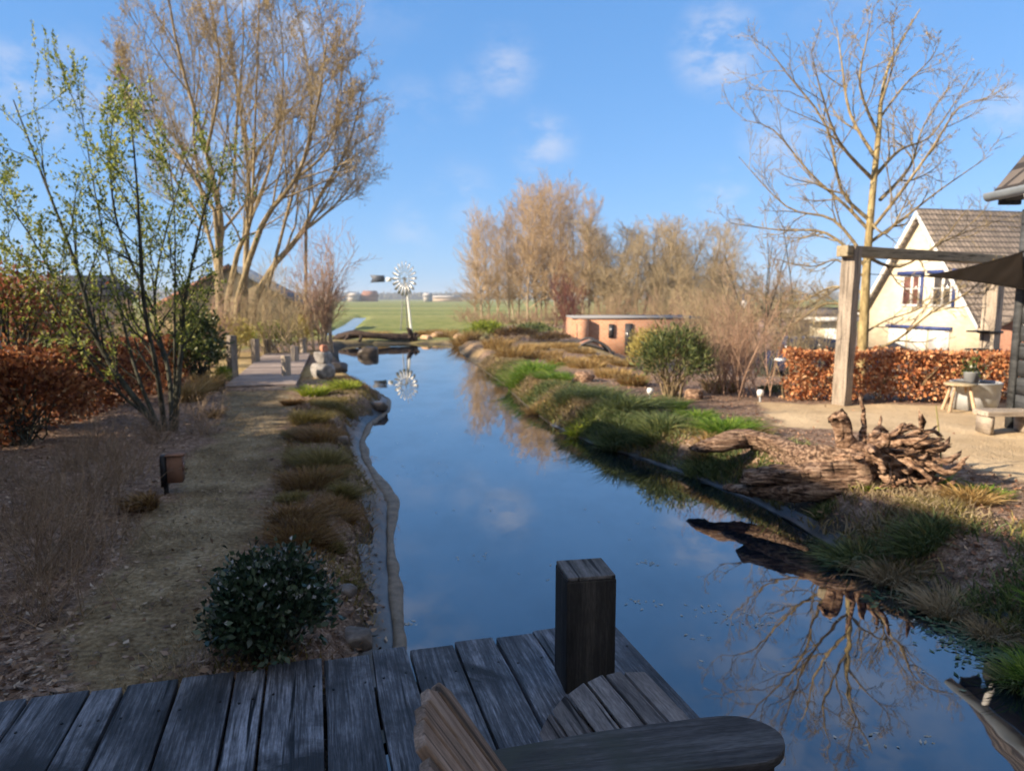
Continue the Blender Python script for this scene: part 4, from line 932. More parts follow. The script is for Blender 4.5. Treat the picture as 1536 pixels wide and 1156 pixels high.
mb.prism(o2, -9.46, 6, ((1, 0, 0), (0, 0, 1), (0, -1, 0), (0, 0, 0))); part('gutter', mb, M['gutter'], sd_)
mb = MB(); mb.tubes(np.array([[6.12, 8.75, 3.25], [6.2, 8.75, 2.95], [6.36, 8.75, 2.7], [6.36, 8.75, .4]]), np.full(4, .045), 8); part('downpipe', mb, M['whitepaint'], sd_)
mb = MB(); mb.prism([(6.2, ev + .02), (6.2, ev - .12), (6.46, ev - .12), (6.46, ev + .25)][::-1], -9.40, -9.34, ((1, 0, 0), (0, 0, 1), (0, -1, 0), (0, 0, 0))); part('barge_board', mb, M['greyboard'], sd_)

# ------------------------------------------------------------------ pergola, sail, things on the gravel
pz = .34
pg = thing('pergola', 'grey timber pergola post carrying a long mossy beam in front of the hedge', 'pergola', (5.2, 11.2, pz))
p1 = at_dist(1264, 600, 11.2); p1t = (p1[0] + .02, 11.2, 2.73)
rzp = R(33)
yb = Vector((math.cos(R(32)), math.sin(R(32)), 0))
board('post', 2.5, .215, .215, M['timber'], pg, frame((p1[0], 11.2, pz + 1.2), (math.cos(R(-52)), math.sin(R(-52)), 0), (0.015, 0, 1)), bevel=.012, rough=.003, seed=71)
p2 = at_dist(1491, 430, 14.0)
board('post', 2.7, .26, .26, M['timber'], pg, frame((p2[0], 14.0, 1.38), yb, (0, 0, 1)), bevel=.012, rough=.003, seed=72)
b0 = Vector((p1[0], 11.2, 2.71)) - (Vector((p2[0], 14.0, 2.71)) - Vector((p1[0], 11.2, 2.71))).normalized() * .24; b1 = Vector((p2[0], 14.0, 2.74)) + (Vector((p2[0], 14.0, 0)) - Vector((p1[0], 11.2, 0))).normalized() * .5
board('beam', (b1 - b0).length, .19, .165, M['beam'], pg, frame((b0 + b1) / 2, (b1 - b0).cross(Vector((0, 0, 1))), b1 - b0), bevel=.014, rough=.005, seed=73)
bd = (b1 - b0).normalized()
mb = MB(); P = [p1t, (p1t[0] + bd.x * .55, 11.2 + bd.y * .55, 2.62)]; 
part('brace', (lambda m_: (m_.tubes(np.array([[p1[0], 11.2, 2.2], [p1[0] + bd.x * .05, 11.2 + bd.y * .05, 2.62]]), np.array([.05, .05]), 6), m_)[1])(mb), M['beam'], pg)
mb = MB(); x2, y2 = p2[0], 14.0
for z in (1.0, 1.35): mb.box((x2, y2, z), (.32, .32, .05), R(32)); mb.box((x2 - .3, y2 - .1, z + .02), (.4, .2, .03), R(20))
part('bracket', mb, M['black'], pg)

sa, sb2, sc_ = Vector(at_dist(1534, 378, 9.0)), Vector(at_dist(1542, 436, 8.0)), Vector(at_dist(1382, 415, 12.2))
n = 14; V = []; F3 = []; ids = {}
for i in range(n + 1):
    for j in range(n + 1 - i):
        u, v = i / n, j / n; w = 1 - u - v; p = sa * w + sb2 * u + sc_ * v
        p = p + Vector((0, 0, -1)) * (1.2 * u * w + .55 * v * w * .6 - .25 * u * v) * .35
        ids[i, j] = len(V); V.append(tuple(p))
for i in range(n):
    for j in range(n - i):
        F3.append((ids[i, j], ids[i + 1, j], ids[i, j + 1]))
        if i + j < n - 1: F3.append((ids[i + 1, j], ids[i + 1, j + 1], ids[i, j + 1]))
sail = thing('shade_sail', 'dark brown triangular shade sail stretched from the dark shed', 'shade sail', tuple(sa))
mb = MB(); mb.add(V, F3); c_ = part('cloth', mb, M['sail'], sail, True); md = c_.modifiers.new('thick', 'SOLIDIFY'); md.thickness = .012
mb = MB(); tr = np.array(at_dist(1300, 411, 13.5)); mb.tubes(np.array([tuple(sc_), tuple(tr)]), np.array([.008, .008]), 5); mb.tubes(np.array([tuple(sa), (SX, 9.0, sa.z + .05)]), np.array([.01, .01]), 5); part('rope', mb, M['black'], sail)

tx, ty = at(1461, 612)[0], at(1461, 612)[1] ; tz = gz(tx, ty)
def lathe(mb, c, prof, n=28):
    a = np.arange(n) / n * 6.2832; pr = np.array(prof); V = np.stack([c[0] + pr[:, :1] * np.cos(a), c[1] + pr[:, :1] * np.sin(a), c[2] + np.repeat(pr[:, 1:], n, 1)], -1)
    k = len(pr); idx = np.arange(k * n).reshape(k, n); r = np.roll(idx, -1, 1); mb.add(V, np.stack([idx[:-1], r[:-1], r[1:], idx[1:]], -1).reshape(-1, 4))
tb = thing('zinc_tub', 'round grey zinc tub standing in front of the orange hedge', 'tub', (tx, ty, tz))
mb = MB(); lathe(mb, (tx, ty, tz), [(.0, .0), (.29, .0), (.325, .2), (.335, .40), (.35, .41), (.33, .42), (.32, .40), (.28, .03), (0, .03)]); part('body', mb, M['zinc'], tb, True)
mb = MB(); lathe(mb, (tx, ty, tz), [(0, .385), (.322, .385)]); part('soil', mb, M['darkroot'], tb)
px_, py_ = tx - .06, ty + .02
pot = thing('plant_pot', 'small zinc pot with green plant standing on the zinc tub', 'plant pot', (px_, py_, tz + .385))
mb = MB(); lathe(mb, (px_, py_, tz + .385), [(0, 0), (.09, 0), (.115, .17), (.122, .175), (.10, .165), (.0, .15)]); part('pot', mb, M['zinc'], pot, True)
g = np.random.default_rng(3); n = 160; pos = np.array([px_, py_, tz + .62]) + g.normal(0, .07, (n, 3)); mb = MB(); mb.leaves(pos, g.normal(0, 1, (n, 3)) + [0, 0, 1], .06, .03, g); part('foliage', mb, M['green'], pot)
sx_, sy_ = at(1438, 616); sz_ = gz(sx_, sy_)
stl = thing('wooden_stool', 'pale splay legged wooden stool in front of the zinc tub', 'stool', (sx_, sy_, sz_))
mb = MB(); lathe(mb, (sx_, sy_, sz_), [(0, .395), (.21, .395), (.22, .41), (.215, .43), (0, .432)]); part('seat', mb, M['beam'], stl, True)
for k in range(4):
    a = k * 1.571 + .5; mb = MB(); mb.tubes(np.array([[sx_ + .24 * math.cos(a), sy_ + .24 * math.sin(a), sz_], [sx_ + .13 * math.cos(a), sy_ + .13 * math.sin(a), sz_ + .40]]), np.array([.026, .022]), 8); part('leg', mb, M['palewood'], stl)
bn = thing('low_bench', 'low thick timber bench on the gravel against the dark shed', 'bench', (6.1, 8.75, .35))
board('seat', .62, .30, .06, M['timber'], bn, frame((6.10, 8.8, .60), (0, -1, 0), (1, 0, 0)), bevel=.006)
for x in (5.86, 6.34):
    mb = MB(); mb.box((x, 8.8, .46), (.06, .26, .22)); part('leg', mb, M['timber'], bn)
p = at(1415, 706); q = at_dist(1404, 608, p[1]); mb = MB(); P = spline([(p[0], p[1], .2), ((p[0] + q[0]) / 2 + .01, p[1], (q[2] + .2) / 2), q], 8); mb.tubes(P, np.linspace(.010, .006, 9), 5)
single('garden_cane', mb, M['oliveheath'] if False else noise_mat('bamboo', [(.3, (.22, .2, .07)), (.7, (.34, .3, .13))], scale=20), 'thin greenish garden cane stuck in the gravel edge beside the root', 'cane', (p[0], p[1], .3))
for px, py, lb in ((975, 600, 'small white garden light beside the dark green conifer bush'), (1140, 603, 'small white garden light at the foot of the bare shrub')):
    x, y, z = on(px, py); t = thing('garden_light', lb, 'garden light', (x, y, z), 'small white garden lights')
    mb = MB(); mb.tubes(np.array([[x, y, z - .05], [x, y, z + .1]]), np.array([.018, .018]), 8); part('stem', mb, M['zinc'], t)
    mb = MB(); lathe(mb, (x, y, z), [(0, .09), (.045, .1), (.055, .15), (.045, .19), (0, .2)], 16); part('globe', mb, M['whitepaint'], t, True)
x, y = at_dist(1115, 455, 32)[0], 32.0; z = gz(x, y); lp = thing('street_lamp', 'street lamp with small white lantern above the bare shrub', 'street lamp', (x, y, z))
zt = at_dist(1115, 458, 32)[2]
mb = MB(); mb.tubes(np.array([[x, y, z], [x, y, zt + .55]]), np.array([.06, .045]), 8, cap=True); part('pole', mb, M['vane'], lp)
mb = MB(); lathe(mb, (x + .02, y - .12, zt - .15), [(0, 0), (.12, .02), (.17, .28), (.05, .36), (0, .36)], 12); part('lantern', mb, M['whitepaint'], lp, True)
# car
ccx, ccy = at_dist(1232, 545, 27)[0], 27.0; cz = gz(ccx, ccy) - .02
car = thing('parked_car', 'dark blue car parked beyond the left end of the beech hedge', 'car', (ccx, ccy, cz))
zt = at_dist(1200, 523, 26)[2]; kk = (zt - cz) / 1.45
prof = [(-2.1, .28), (2.1, .28), (2.12, .62), (2.0, .82), (1.2, .92), (-2.0, .95), (-2.14, .6)]
mb = MB(); mb.prism([(a, cz + b_) for a, b_ in prof], -.85, .85, ((1, 0, 0), (0, 0, 1), (0, -1, 0), (ccx, ccy, 0))); part('body', mb, M['carblue'], car)
prof = [(-1.95, .9), (1.2, .9), (.45, 1.40), (-.2, 1.48), (-1.2, 1.45)]
mb = MB(); mb.prism([(a, cz + b_) for a, b_ in prof], -.72, .72, ((1, 0, 0), (0, 0, 1), (0, -1, 0), (ccx, ccy, 0))); part('cabin', mb, M['carblue'], car)
for lo, hi in ((-1.6, -.55), (-.45, .7)):
    mb = MB(); mb.box((ccx + (lo + hi) / 2, ccy - .725, cz + 1.14), (hi - lo, .02, .34)); part('window', mb, M['pane'], car)
for a in (-1.35, 1.35):
    for s in (-1, 1):
        mb = MB(); mb.tubes(np.array([[ccx + a, ccy + s * .70, cz + .31], [ccx + a, ccy + s * .88, cz + .31]]), np.array([.31, .31]), 18, cap=True); w_ = part('wheel', mb, M['tyre'], car)
        mb = MB(); mb.tubes(np.array([[ccx + a, ccy + s * .875, cz + .31], [ccx + a, ccy + s * .89, cz + .31]]), np.array([.19, .19]), 14, cap=True); part('rim', mb, M['galv'], w_)
ORD = ['first', 'second', 'third', 'fourth', 'fifth', 'sixth', 'seventh', 'eighth', 'ninth', 'tenth', 'eleventh', 'twelfth', 'thirteenth', 'fourteenth', 'fifteenth', 'sixteenth', 'seventeenth', 'eighteenth', 'nineteenth', 'twentieth', 'twenty-first', 'twenty-second', 'twenty-third', 'twenty-fourth']
# ------------------------------------------------------------------ hedges
def hedge(name, label, a, b2, thick, h0, h1, n, size, lmat, smat, seed, sub='beech hedge'):
    g = np.random.default_rng(seed); a = np.array(a); b2 = np.array(b2); dv = b2 - a; Ln = np.linalg.norm(dv); dv = dv / Ln; nv = np.array([-dv[1], dv[0]])
    c = (a + b2) / 2; zb_ = gz(*c); t = thing(name, label, 'hedge', (c[0], c[1], zb_), None)
    s = g.random(n); u = np.sign(g.random(n) - .5) * g.random(n) ** .45 * thick / 2; top = h0 + (h1 - h0) * s
    v = .03 + .97 * g.random(n) ** .85
    tp = g.random(n) < .18; v[tp] = 1 - .1 * g.random(tp.sum()); u[tp] = g.uniform(-1, 1, tp.sum()) * thick / 2
    bulge = .07 * fbm(np.stack([s * Ln, v * 2], -1), 1.8, seed) + .03 * g.normal(size=n)
    hole = fbm(np.stack([s * Ln, v * top], -1), 3.2, seed + 4) > -.24
    P = np.stack([a[0] + dv[0] * s * Ln + nv[0] * (u + bulge * np.sign(u)), a[1] + dv[1] * s * Ln + nv[1] * (u + bulge * np.sign(u)), zb_ + v * top + bulge * .8], -1)[hole]
    dr = g.normal(0, .6, P.shape) + np.array([0, 0, -.45]) + np.array([nv[0], nv[1], 0]) * np.sign(u[hole])[:, None] * .7
    sz = g.uniform(.45, 1.4, len(P)) * size; mb = MB(); mb.leaves(P, dr, sz, sz * .68, g); part('foliage', mb, lmat, t)
    k = int(Ln * 9); s2 = g.random(k); S = np.stack([a[0] + dv[0] * s2 * Ln, a[1] + dv[1] * s2 * Ln, np.full(k, zb_ - .03)], -1) + g.normal(0, .05, (k, 3)) * [1, 1, 0]
    Pt, Rt = grow(g, S, g.normal(0, .25, (k, 3)) + [0, 0, 1], (h0 + (h1 - h0) * s2) * .95, np.full(k, .014), np.full(k, .005), 5, .12, .05)
    mb = MB(); mb.tubes(Pt, Rt, 5); q = spawn(g, Pt, Rt, plen(Pt), 7, .15, 1, 30, 70, .4, .6, .3); P3, R3 = grow(g, *q[:3], q[3], q[3] * .5, 3, .15, .05); mb.tubes(P3, R3, 3); part('stem', mb, smat, t)
    return t
h1, h2 = at(1188, 604), at(1250, 605); h3 = at(1518, 608)
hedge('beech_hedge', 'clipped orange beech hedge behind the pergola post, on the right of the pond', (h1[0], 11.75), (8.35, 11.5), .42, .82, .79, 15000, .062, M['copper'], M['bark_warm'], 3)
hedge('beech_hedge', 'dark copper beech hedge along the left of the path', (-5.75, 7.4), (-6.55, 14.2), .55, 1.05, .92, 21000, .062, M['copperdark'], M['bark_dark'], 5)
bx_, by_ = -5.55, 8.1
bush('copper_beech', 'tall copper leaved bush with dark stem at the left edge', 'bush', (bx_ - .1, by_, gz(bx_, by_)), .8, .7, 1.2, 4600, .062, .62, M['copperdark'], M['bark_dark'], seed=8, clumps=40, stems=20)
bush('photinia_bush', 'bush with red and yellow green young leaves above the copper hedge', 'bush', (-6.5, 9.3, .9), 1.25, .8, 1.6, 4600, .065, .55, M['redgreen'], M['bark_dark'], seed=9, clumps=36)
bush('photinia_bush', 'second red tipped bush partly hidden at the far left edge', 'bush', (-7.6, 10.6, .35), 1.0, .8, 1.9, 2600, .065, .55, M['redgreen'], M['bark_dark'], seed=10, clumps=30)

# ------------------------------------------------------------------ multi stem spring shrub tree, left
g = np.random.default_rng(21)
tl = thing('spring_tree', 'multi stemmed tree with fresh green leaves beside the path on the left', 'tree', (-4.4, 8.95, .33))
ST = [[(243, 648), (195, 588), (148, 515), (115, 400), (66, 270), (20, 150)], [(240, 645), (205, 560), (182, 470), (150, 330), (116, 130)], [(248, 648), (236, 560), (215, 450), (207, 300), (198, 195)],
      [(258, 648), (254, 560), (232, 470), (243, 370), (288, 215)], [(262, 648), (270, 540), (276, 460), (298, 350), (325, 250)], [(240, 640), (150, 560), (70, 440), (-10, 330)],
      [(150, 515), (90, 430), (30, 330), (-60, 220)], [(232, 470), (180, 350), (165, 250), (170, 170)], [(262, 600), (262, 480), (262, 330), (252, 225)]]
P = stems_px(ST, 8.95, g, .75); T = len(P); L = plen(P)
r0 = .82 * np.array([.055, .035, .045, .045, .05, .028, .022, .026, .024]); Rr = r0[:, None] * np.linspace(1, .16, 11)[None]
mb = MB(); mb.tubes(P, Rr, 8); part('trunk', mb, M['bark_dark'], tl, True)
mb = MB(); q = spawn(g, P, Rr, L, 14, .22, .98, 22, 55, .33, .5, .45, .004); P2, R2 = grow(g, *q[:3], q[3], q[3] * .3, 6, .13, .09); mb.tubes(P2, R2, 5)
q = spawn(g, P2, R2, q[2], 6, .2, 1, 25, 60, .42, .6, .3, .0025); P3, R3 = grow(g, *q[:3], q[3], q[3] * .5, 4, .13, .06); mb.tubes(P3, R3, 3); BRN = mb
mb = MB(); leaves_on(mb, g, P3, 13, .047, .55, .02); leaves_on(mb, g, P2, 14, .047, .55, .025, .25); leaves_on(mb, g, P[:, 5:], 22, .05, .5, .03, .1)
sh = np.argsort(-P3[:, -1, 2])[:26]; Pw, Rw = grow(g, P3[sh, -1], np.tile([[0, 0, 1.]], (26, 1)) + g.normal(0, .12, (26, 3)), g.uniform(.12, .4, 26), np.full(26, .004), np.full(26, .002), 6, .05, .1)
leaves_on(mb, g, Pw, 20, .048, .5, .012, 0); part('foliage', mb, M['spring'], tl); BRN.tubes(Pw, Rw, 3); part('branch', BRN, M['bark_dark'], tl)

# ------------------------------------------------------------------ big bare tree, left background
g = np.random.default_rng(33)
bt = thing('bare_tree', 'huge multi trunked tree with bare budding crown, left of the pond', 'tree', (-10.2, 25, .3))
ST = [[(330, 480), (328, 380), (331, 330), (310, 230), (268, 80), (240, -80)], [(336, 480), (356, 380), (376, 330), (382, 200), (392, -90)], [(366, 480), (370, 360), (372, 250), (350, 100), (325, -90)],
      [(372, 480), (402, 410), (452, 350), (482, 290), (522, 220), (548, 120)], [(347, 480), (392, 340), (442, 270), (470, 190), (492, 50)], [(332, 460), (312, 350), (252, 250), (198, 110)],
      [(392, 470), (428, 330), (468, 170), (442, 0)], [(331, 330), (280, 250), (235, 180), (215, 40)], [(452, 350), (510, 300), (545, 250)], [(372, 250), (430, 170), (520, 100)], [(310, 230), (330, 100), (300, -60)], [(376, 330), (410, 230), (425, 110), (415, -20)], [(312, 350), (290, 200), (300, 90), (280, -30)], [(442, 270), (500, 210), (515, 80)], [(252, 250), (220, 200), (185, 150), (178, 90)], [(350, 300), (355, 180), (365, 60), (360, -40)]]
P = stems_px(ST, 25, g, 2.0, 12); P[:9, 0, 2] = .0; T = len(P); L = plen(P)
r0 = .68 * np.array([.24, .16, .18, .19, .17, .12, .11, .11, .09, .09, .09, .09, .08, .08, .07, .09]); Rr = r0[:, None] * np.linspace(1, .12, 13)[None]
mb = MB(); mb.tubes(P, Rr, 9); part('trunk', mb, M['bark_warm'], bt, True)
mb = MB(); q = spawn(g, P, Rr, L, 15, .28, .99, 15, 45, .34, .5, .5, .012); P2, R2 = grow(g, *q[:3], q[3], q[3] * .25, 6, .10, .09); mb.tubes(P2, R2, 5)
q = spawn(g, P2, R2, q[2], 7, .2, 1, 18, 48, .42, .55, .3, .008); P3, R3 = grow(g, *q[:3], q[3], q[3] * .4, 4, .10, .08); mb.tubes(P3, R3, 4)
part('limb', mb, M['bark_warm'], bt)
mb = MB(); q = spawn(g, P3, R3, q[2], 9, .15, 1, 18, 50, .6, .6, .3, .0056); P4, R4 = grow(g, *q[:3], q[3], q[3] * .6, 3, .10, .06); mb.tubes(P4, R4, 3); part('twig', mb, M['twig_pale'], bt)
mb = MB(); leaves_on(mb, g, P4, 2, .06, .5, .02, .4); leaves_on(mb, g, P3, 2, .06, .5, .02, .4); part('bud', mb, M['bud'], bt)

# ------------------------------------------------------------------ bare tree, right
g = np.random.default_rng(47)
rt_ = thing('bare_tree', 'bare spreading tree with yellowish lichened bark behind the pergola', 'tree', (6.45, 13.5, .3)); YT = 13.5
ST = [[(1290, 600), (1296, 480), (1300, 400), (1308, 300), (1318, 200), (1322, 150), (1335, 95), (1380, 14)]]
P0 = stems_px(ST, YT, g, .0, 22); R0 = np.array([.108 * (1 - .92 * np.linspace(0, 1, 23) ** .9)])
mb = MB(); mb.tubes(P0, R0, 10); part('trunk', mb, M['bark_yellow'], rt_, True)
LM = [[(1303, 345), (1270, 310), (1215, 260), (1160, 195), (1112, 180)], [(1304, 330), (1262, 285), (1240, 190), (1180, 110), (1150, 70)], [(1310, 270), (1260, 215), (1235, 150), (1215, 70)], [(1312, 235), (1275, 170), (1262, 90), (1255, 40)],
      [(1316, 200), (1290, 130), (1300, 60), (1312, 5)], [(1303, 350), (1350, 290), (1400, 220), (1440, 160), (1488, 148)], [(1312, 265), (1350, 225), (1400, 200), (1462, 105)], [(1318, 180), (1355, 130), (1395, 90), (1410, 60)],
      [(1320, 160), (1340, 90), (1335, 20)], [(1300, 390), (1250, 330), (1180, 310), (1108, 235)], [(1299, 400), (1240, 350), (1170, 345), (1095, 335)], [(1303, 365), (1352, 330), (1410, 285), (1490, 230)],
      [(1298, 440), (1250, 430), (1190, 455), (1120, 440)], [(1297, 470), (1240, 455), (1180, 490), (1140, 470)], [(1296, 500), (1330, 480), (1375, 465), (1440, 430)], [(1295, 530), (1345, 510), (1395, 470), (1450, 440), (1490, 400)],
      [(1300, 385), (1350, 400), (1420, 360), (1500, 330)], [(1320, 300), (1365, 250), (1385, 190), (1425, 130)], [(1303, 330), (1330, 350), (1360, 300), (1385, 240)], [(1296, 415), (1255, 390), (1215, 400), (1150, 385)]]
Yo = g.uniform(-1.3, 1.3, len(LM)); Pl = []
for l, yo_ in zip(LM, Yo):
    Pl.append(spline([at_dist(px, py, YT + yo_ * k / (len(l) - 1)) for k, (px, py) in enumerate(l)], 12))
Pl = np.array(Pl); Ll = plen(Pl); Rl = (np.clip(Ll * .013, .014, .036))[:, None] * np.linspace(1, .14, 13)[None]
mb = MB(); mb.tubes(Pl, Rl, 6); q = spawn(g, Pl, Rl, Ll, 9, .18, .97, 25, 58, .36, .6, .45, .006); P2, R2 = grow(g, *q[:3], q[3], q[3] * .4, 6, .13, .07); mb.tubes(P2, R2, 4); part('limb', mb, M['bark_mid'], rt_)
mb = MB(); q = spawn(g, P2, R2, q[2], 6, .2, 1, 25, 60, .5, .65, .3, .005); P3, R3 = grow(g, *q[:3], q[3], q[3] * .55, 4, .14, .08); mb.tubes(P3, R3, 3)
q = spawn(g, P3, R3, q[2], 3, .3, 1, 25, 60, .5, .7, .3, .004); P4, R4 = grow(g, *q[:3], q[3], q[3] * .6, 3, .14, .08); mb.tubes(P4, R4, 3); part('twig', mb, M['twig_pale'], rt_)
mb = MB(); leaves_on(mb, g, P3, 2, .03, .6, .008, .5); part('bud', mb, M['bud'], rt_)

# ------------------------------------------------------------------ the copse
def make_tree(name, label, cat, h, width, kind, bark_, twig_, seed, group):
    g = np.random.default_rng(seed); t = thing(name, label, cat, (0, 0, 0), group)
    if kind == 'poplar':
        P0, R0 = grow(g, np.zeros((1, 3)), np.array([[g.normal(0, .03), g.normal(0, .03), 1]]), [h * .96], np.array([h * .0095]), np.array([.012]), 14, .02, .03)
        k, tm, a, ln, up_ = 50, .10, (22, 52), .31 * width, .06
    else:
        n0 = g.integers(2, 5); P0, R0 = grow(g, g.normal(0, .15, (n0, 3)) * [1, 1, 0], g.normal(0, .16, (n0, 3)) + [0, 0, 1], h * g.uniform(.75, .98, n0), np.full(n0, h * .011), np.full(n0, .014), 12, .06, .04)
        k, tm, a, ln, up_ = 36, .10, (22, 55), .34 * width, .06
    mb = MB(); mb.tubes(P0, R0, 7); part('trunk', mb, bark_, t, True)
    mb = MB(); q = spawn(g, P0, R0, plen(P0), k, tm, .99, a[0], a[1], ln, .45, .55, .016); P1, R1 = grow(g, *q[:3], q[3], q[3] * .35, 6, .09, up_); mb.tubes(P1, R1, 4)
    q = spawn(g, P1, R1, q[2], 7, .1, 1, 20, 52, .5, .6, .3, .009); P2, R2 = grow(g, *q[:3], q[3], q[3] * .6, 4, .1, up_); mb.tubes(P2, R2, 3)
    q = spawn(g, P2, R2, q[2], 6, .1, 1, 20, 50, .6, .8, .3, .0075); P3, R3 = grow(g, *q[:3], q[3], q[3] * .7, 2, .1, up_); mb.tubes(P3, R3, 3); part('crown', mb, twig_, t)
    return t
g = np.random.default_rng(77)
GP = 'tall bare poplars of the copse'; GB = 'bare broad trees of the copse'
protos = {}
for i in range(3): protos['p', i] = (make_tree('bare_poplar', 'x', 'tree', 10, 1.0 + .15 * i, 'poplar', M['bark_pale'], M['twig_orange'], 100 + i, GP), 10.0)
for i in range(3): protos['b', i] = (make_tree('bare_tree', 'x', 'tree', 9, 1.0, 'broad', M['bark_warm'], M['twig_brown'], 200 + i, GB), 9.0)
used = set()
def plant(kind, px, py, Y, label, sc_w=1.0):
    x, _, zt = at_dist(px, py, Y); z = gz(x, Y); i = int(g.integers(0, 3)); src, h = protos[kind, i]; s = (zt - z) / h
    loc = (x, Y, z - .05); rz_ = g.random() * 6.28
    if (kind, i) not in used:
        used.add((kind, i)); src.location = loc; src.rotation_euler = (0, 0, rz_); src.scale = (s * sc_w, s * sc_w, s); src['label'] = label; src['_o'] = loc; o = src
    else:
        o = copy_thing(src, loc, rz_, label); o.scale = (s * sc_w, s * sc_w, s)
    return o
PX = [(712, 352, 60), (722, 322, 57), (734, 330, 61), (746, 338, 64), (764, 312, 58), (778, 298, 61), (792, 290, 57), (806, 287, 63), (820, 296, 59), (834, 283, 56), (848, 286, 61), (862, 290, 58), (876, 300, 55), (770, 330, 66), (812, 318, 67), (846, 320, 66), (886, 330, 60)]
PX.sort()
for k, (px, py, Y) in enumerate(PX):
    lb = ('leftmost bare poplar of the copse, nearest the open field' if k == 0 else 'rightmost tall poplar, where the copse drops to the broad trees' if k == len(PX) - 1 else f'tall bare orange poplar in the copse, {ORD[k]} from the left')
    plant('p', px, py, Y, lb)
BX = [(905, 325, 56), (922, 318, 60), (940, 328, 57), (958, 340, 54), (975, 322, 60), (994, 328, 56), (1012, 318, 61), (1030, 330, 57), (1048, 322, 62), (1062, 336, 58), (1080, 372, 55), (1098, 392, 58), (1120, 410, 60), (930, 370, 50), (985, 380, 50), (1035, 385, 50), (1070, 410, 48), (1150, 400, 62), (1185, 415, 60), (1225, 420, 64)]
BX.sort()
for k, (px, py, Y) in enumerate(BX):
    lb = ('leftmost broad bare tree, right against the tall poplars' if k == 0 else 'rightmost broad bare tree of the copse, behind the pergola post' if k == len(BX) - 1 else f'broad brownish bare tree behind the brick outbuilding, {ORD[k]} from the left')
    plant('b', px, py, Y, lb, 1.35)
# nearer single trees and shrubs of bare twigs
def twig_shrub(name, label, cat, loc, h, spread, n, bark_, twig_, seed, k1=7, k2=4, r=.012, upb=.06, rmin=.004):
    g = np.random.default_rng(seed); t = thing(name, label, cat, loc); S = np.array(loc) + g.normal(0, 1, (n, 3)) * [spread * .16, spread * .16, 0] + [0, 0, -.05]
    dr = g.normal(0, 1, (n, 3)) * [spread / h * .5, spread / h * .5, 0] + [0, 0, 1]
    P, Rr = grow(g, S, dr, h * g.uniform(.6, 1.08, n), np.full(n, r), np.full(n, r * .3), 8, .08, upb); mb = MB(); mb.tubes(P, Rr, 5); part('stem', mb, bark_, t)
    mb = MB(); q = spawn(g, P, Rr, plen(P), k1, .25, .98, 18, 50, .34, .6, .4, rmin); P2, R2 = grow(g, *q[:3], q[3], q[3] * .6, 4, .12, upb); mb.tubes(P2, R2, 3)
    q = spawn(g, P2, R2, q[2], k2, .2, 1, 20, 55, .5, .8, .3, rmin * .8); P3, R3 = grow(g, *q[:3], q[3], q[3] * .7, 2, .1, upb); mb.tubes(P3, R3, 3); part('twig', mb, twig_, t)
    return t, P3
x, Y, zt = at_dist(857, 412, 40); twig_shrub('red_shrub', 'dark reddish bare shrub left of the brick outbuilding', 'shrub', (x, Y, gz(x, Y)), zt - gz(x, Y), 1.5, 16, M['twig_red'], M['twig_red'], 301, 9, 6, .03, .05, .012)
x, Y, zt = at_dist(482, 352, 23); twig_shrub('bare_shrub', 'tall reddish brown bare shrub at the left end of the far bank', 'shrub', (x, Y, gz(x, Y)), zt - gz(x, Y), 1.0, 22, M['bark_pale'], M['twig_pink'], 302, 12, 6, .022, .03, .007)
x, y, z = on(1142, 603); zt = at_dist(1130, 420, y + 1.2)[2]
twig_shrub('bare_shrub', 'wide clump of bare tan upright stems left of the beech hedge', 'shrub', (x - .15, y + .9, gz(x, y + .9)), 1.75, 1.5, 46, M['twig_pink'], M['twig_pink'], 303, 9, 4, .010, .04, .0035)
x, Y, zt = at_dist(1075, 425, 20); twig_shrub('bare_shrub', 'greenish brown bare shrub behind the conifer bush', 'shrub', (x, Y, gz(x, Y)), zt - gz(x, Y), 2.0, 34, M['twig_brown'], M['twig_brown'], 304, 9, 4, .014, .05, .006)
x, Y, zt = at_dist(1150, 352, 24); twig_shrub('bare_tree', 'greyish bare young tree standing behind the wide bare shrub', 'tree', (x, Y, gz(x, Y)), zt - gz(x, Y), 2.6, 9, M['bark_dark'], M['twig_grey'], 305, 12, 6, .04, .04, .007)
x, Y, zt = at_dist(1215, 430, 22); twig_shrub('bare_shrub', 'olive twiggy shrub left of the pergola post', 'shrub', (x, Y, gz(x, Y)), zt - gz(x, Y), 2.0, 26, M['twig_pale'], M['twig_pale'], 306, 9, 5, .014, .05, .005)
x, Y, zt = at_dist(405, 395, 21); twig_shrub('bare_shrub', 'tan bare shrub thicket below the big tree', 'shrub', (x, Y, gz(x, Y)), zt - gz(x, Y), 2.6, 40, M['twig_brown'], M['twig_brown'], 307, 8, 4, .016, .04, .006)
x, Y, zt = at_dist(290, 430, 17); twig_shrub('bare_shrub', 'brown twiggy shrub between the spring tree and the big tree', 'shrub', (x, Y, gz(x, Y)), zt - gz(x, Y), 2.0, 30, M['twig_pink'], M['twig_pink'], 308, 8, 4, .012, .04, .005)
x, Y, zt = at_dist(215, 430, 19); twig_shrub('bare_shrub', 'olive twiggy shrub behind the spring tree', 'shrub', (x, Y, gz(x, Y)), zt - gz(x, Y), 2.4, 30, M['twig_pale'], M['twig_pale'], 309, 8, 4, .012, .04, .006)

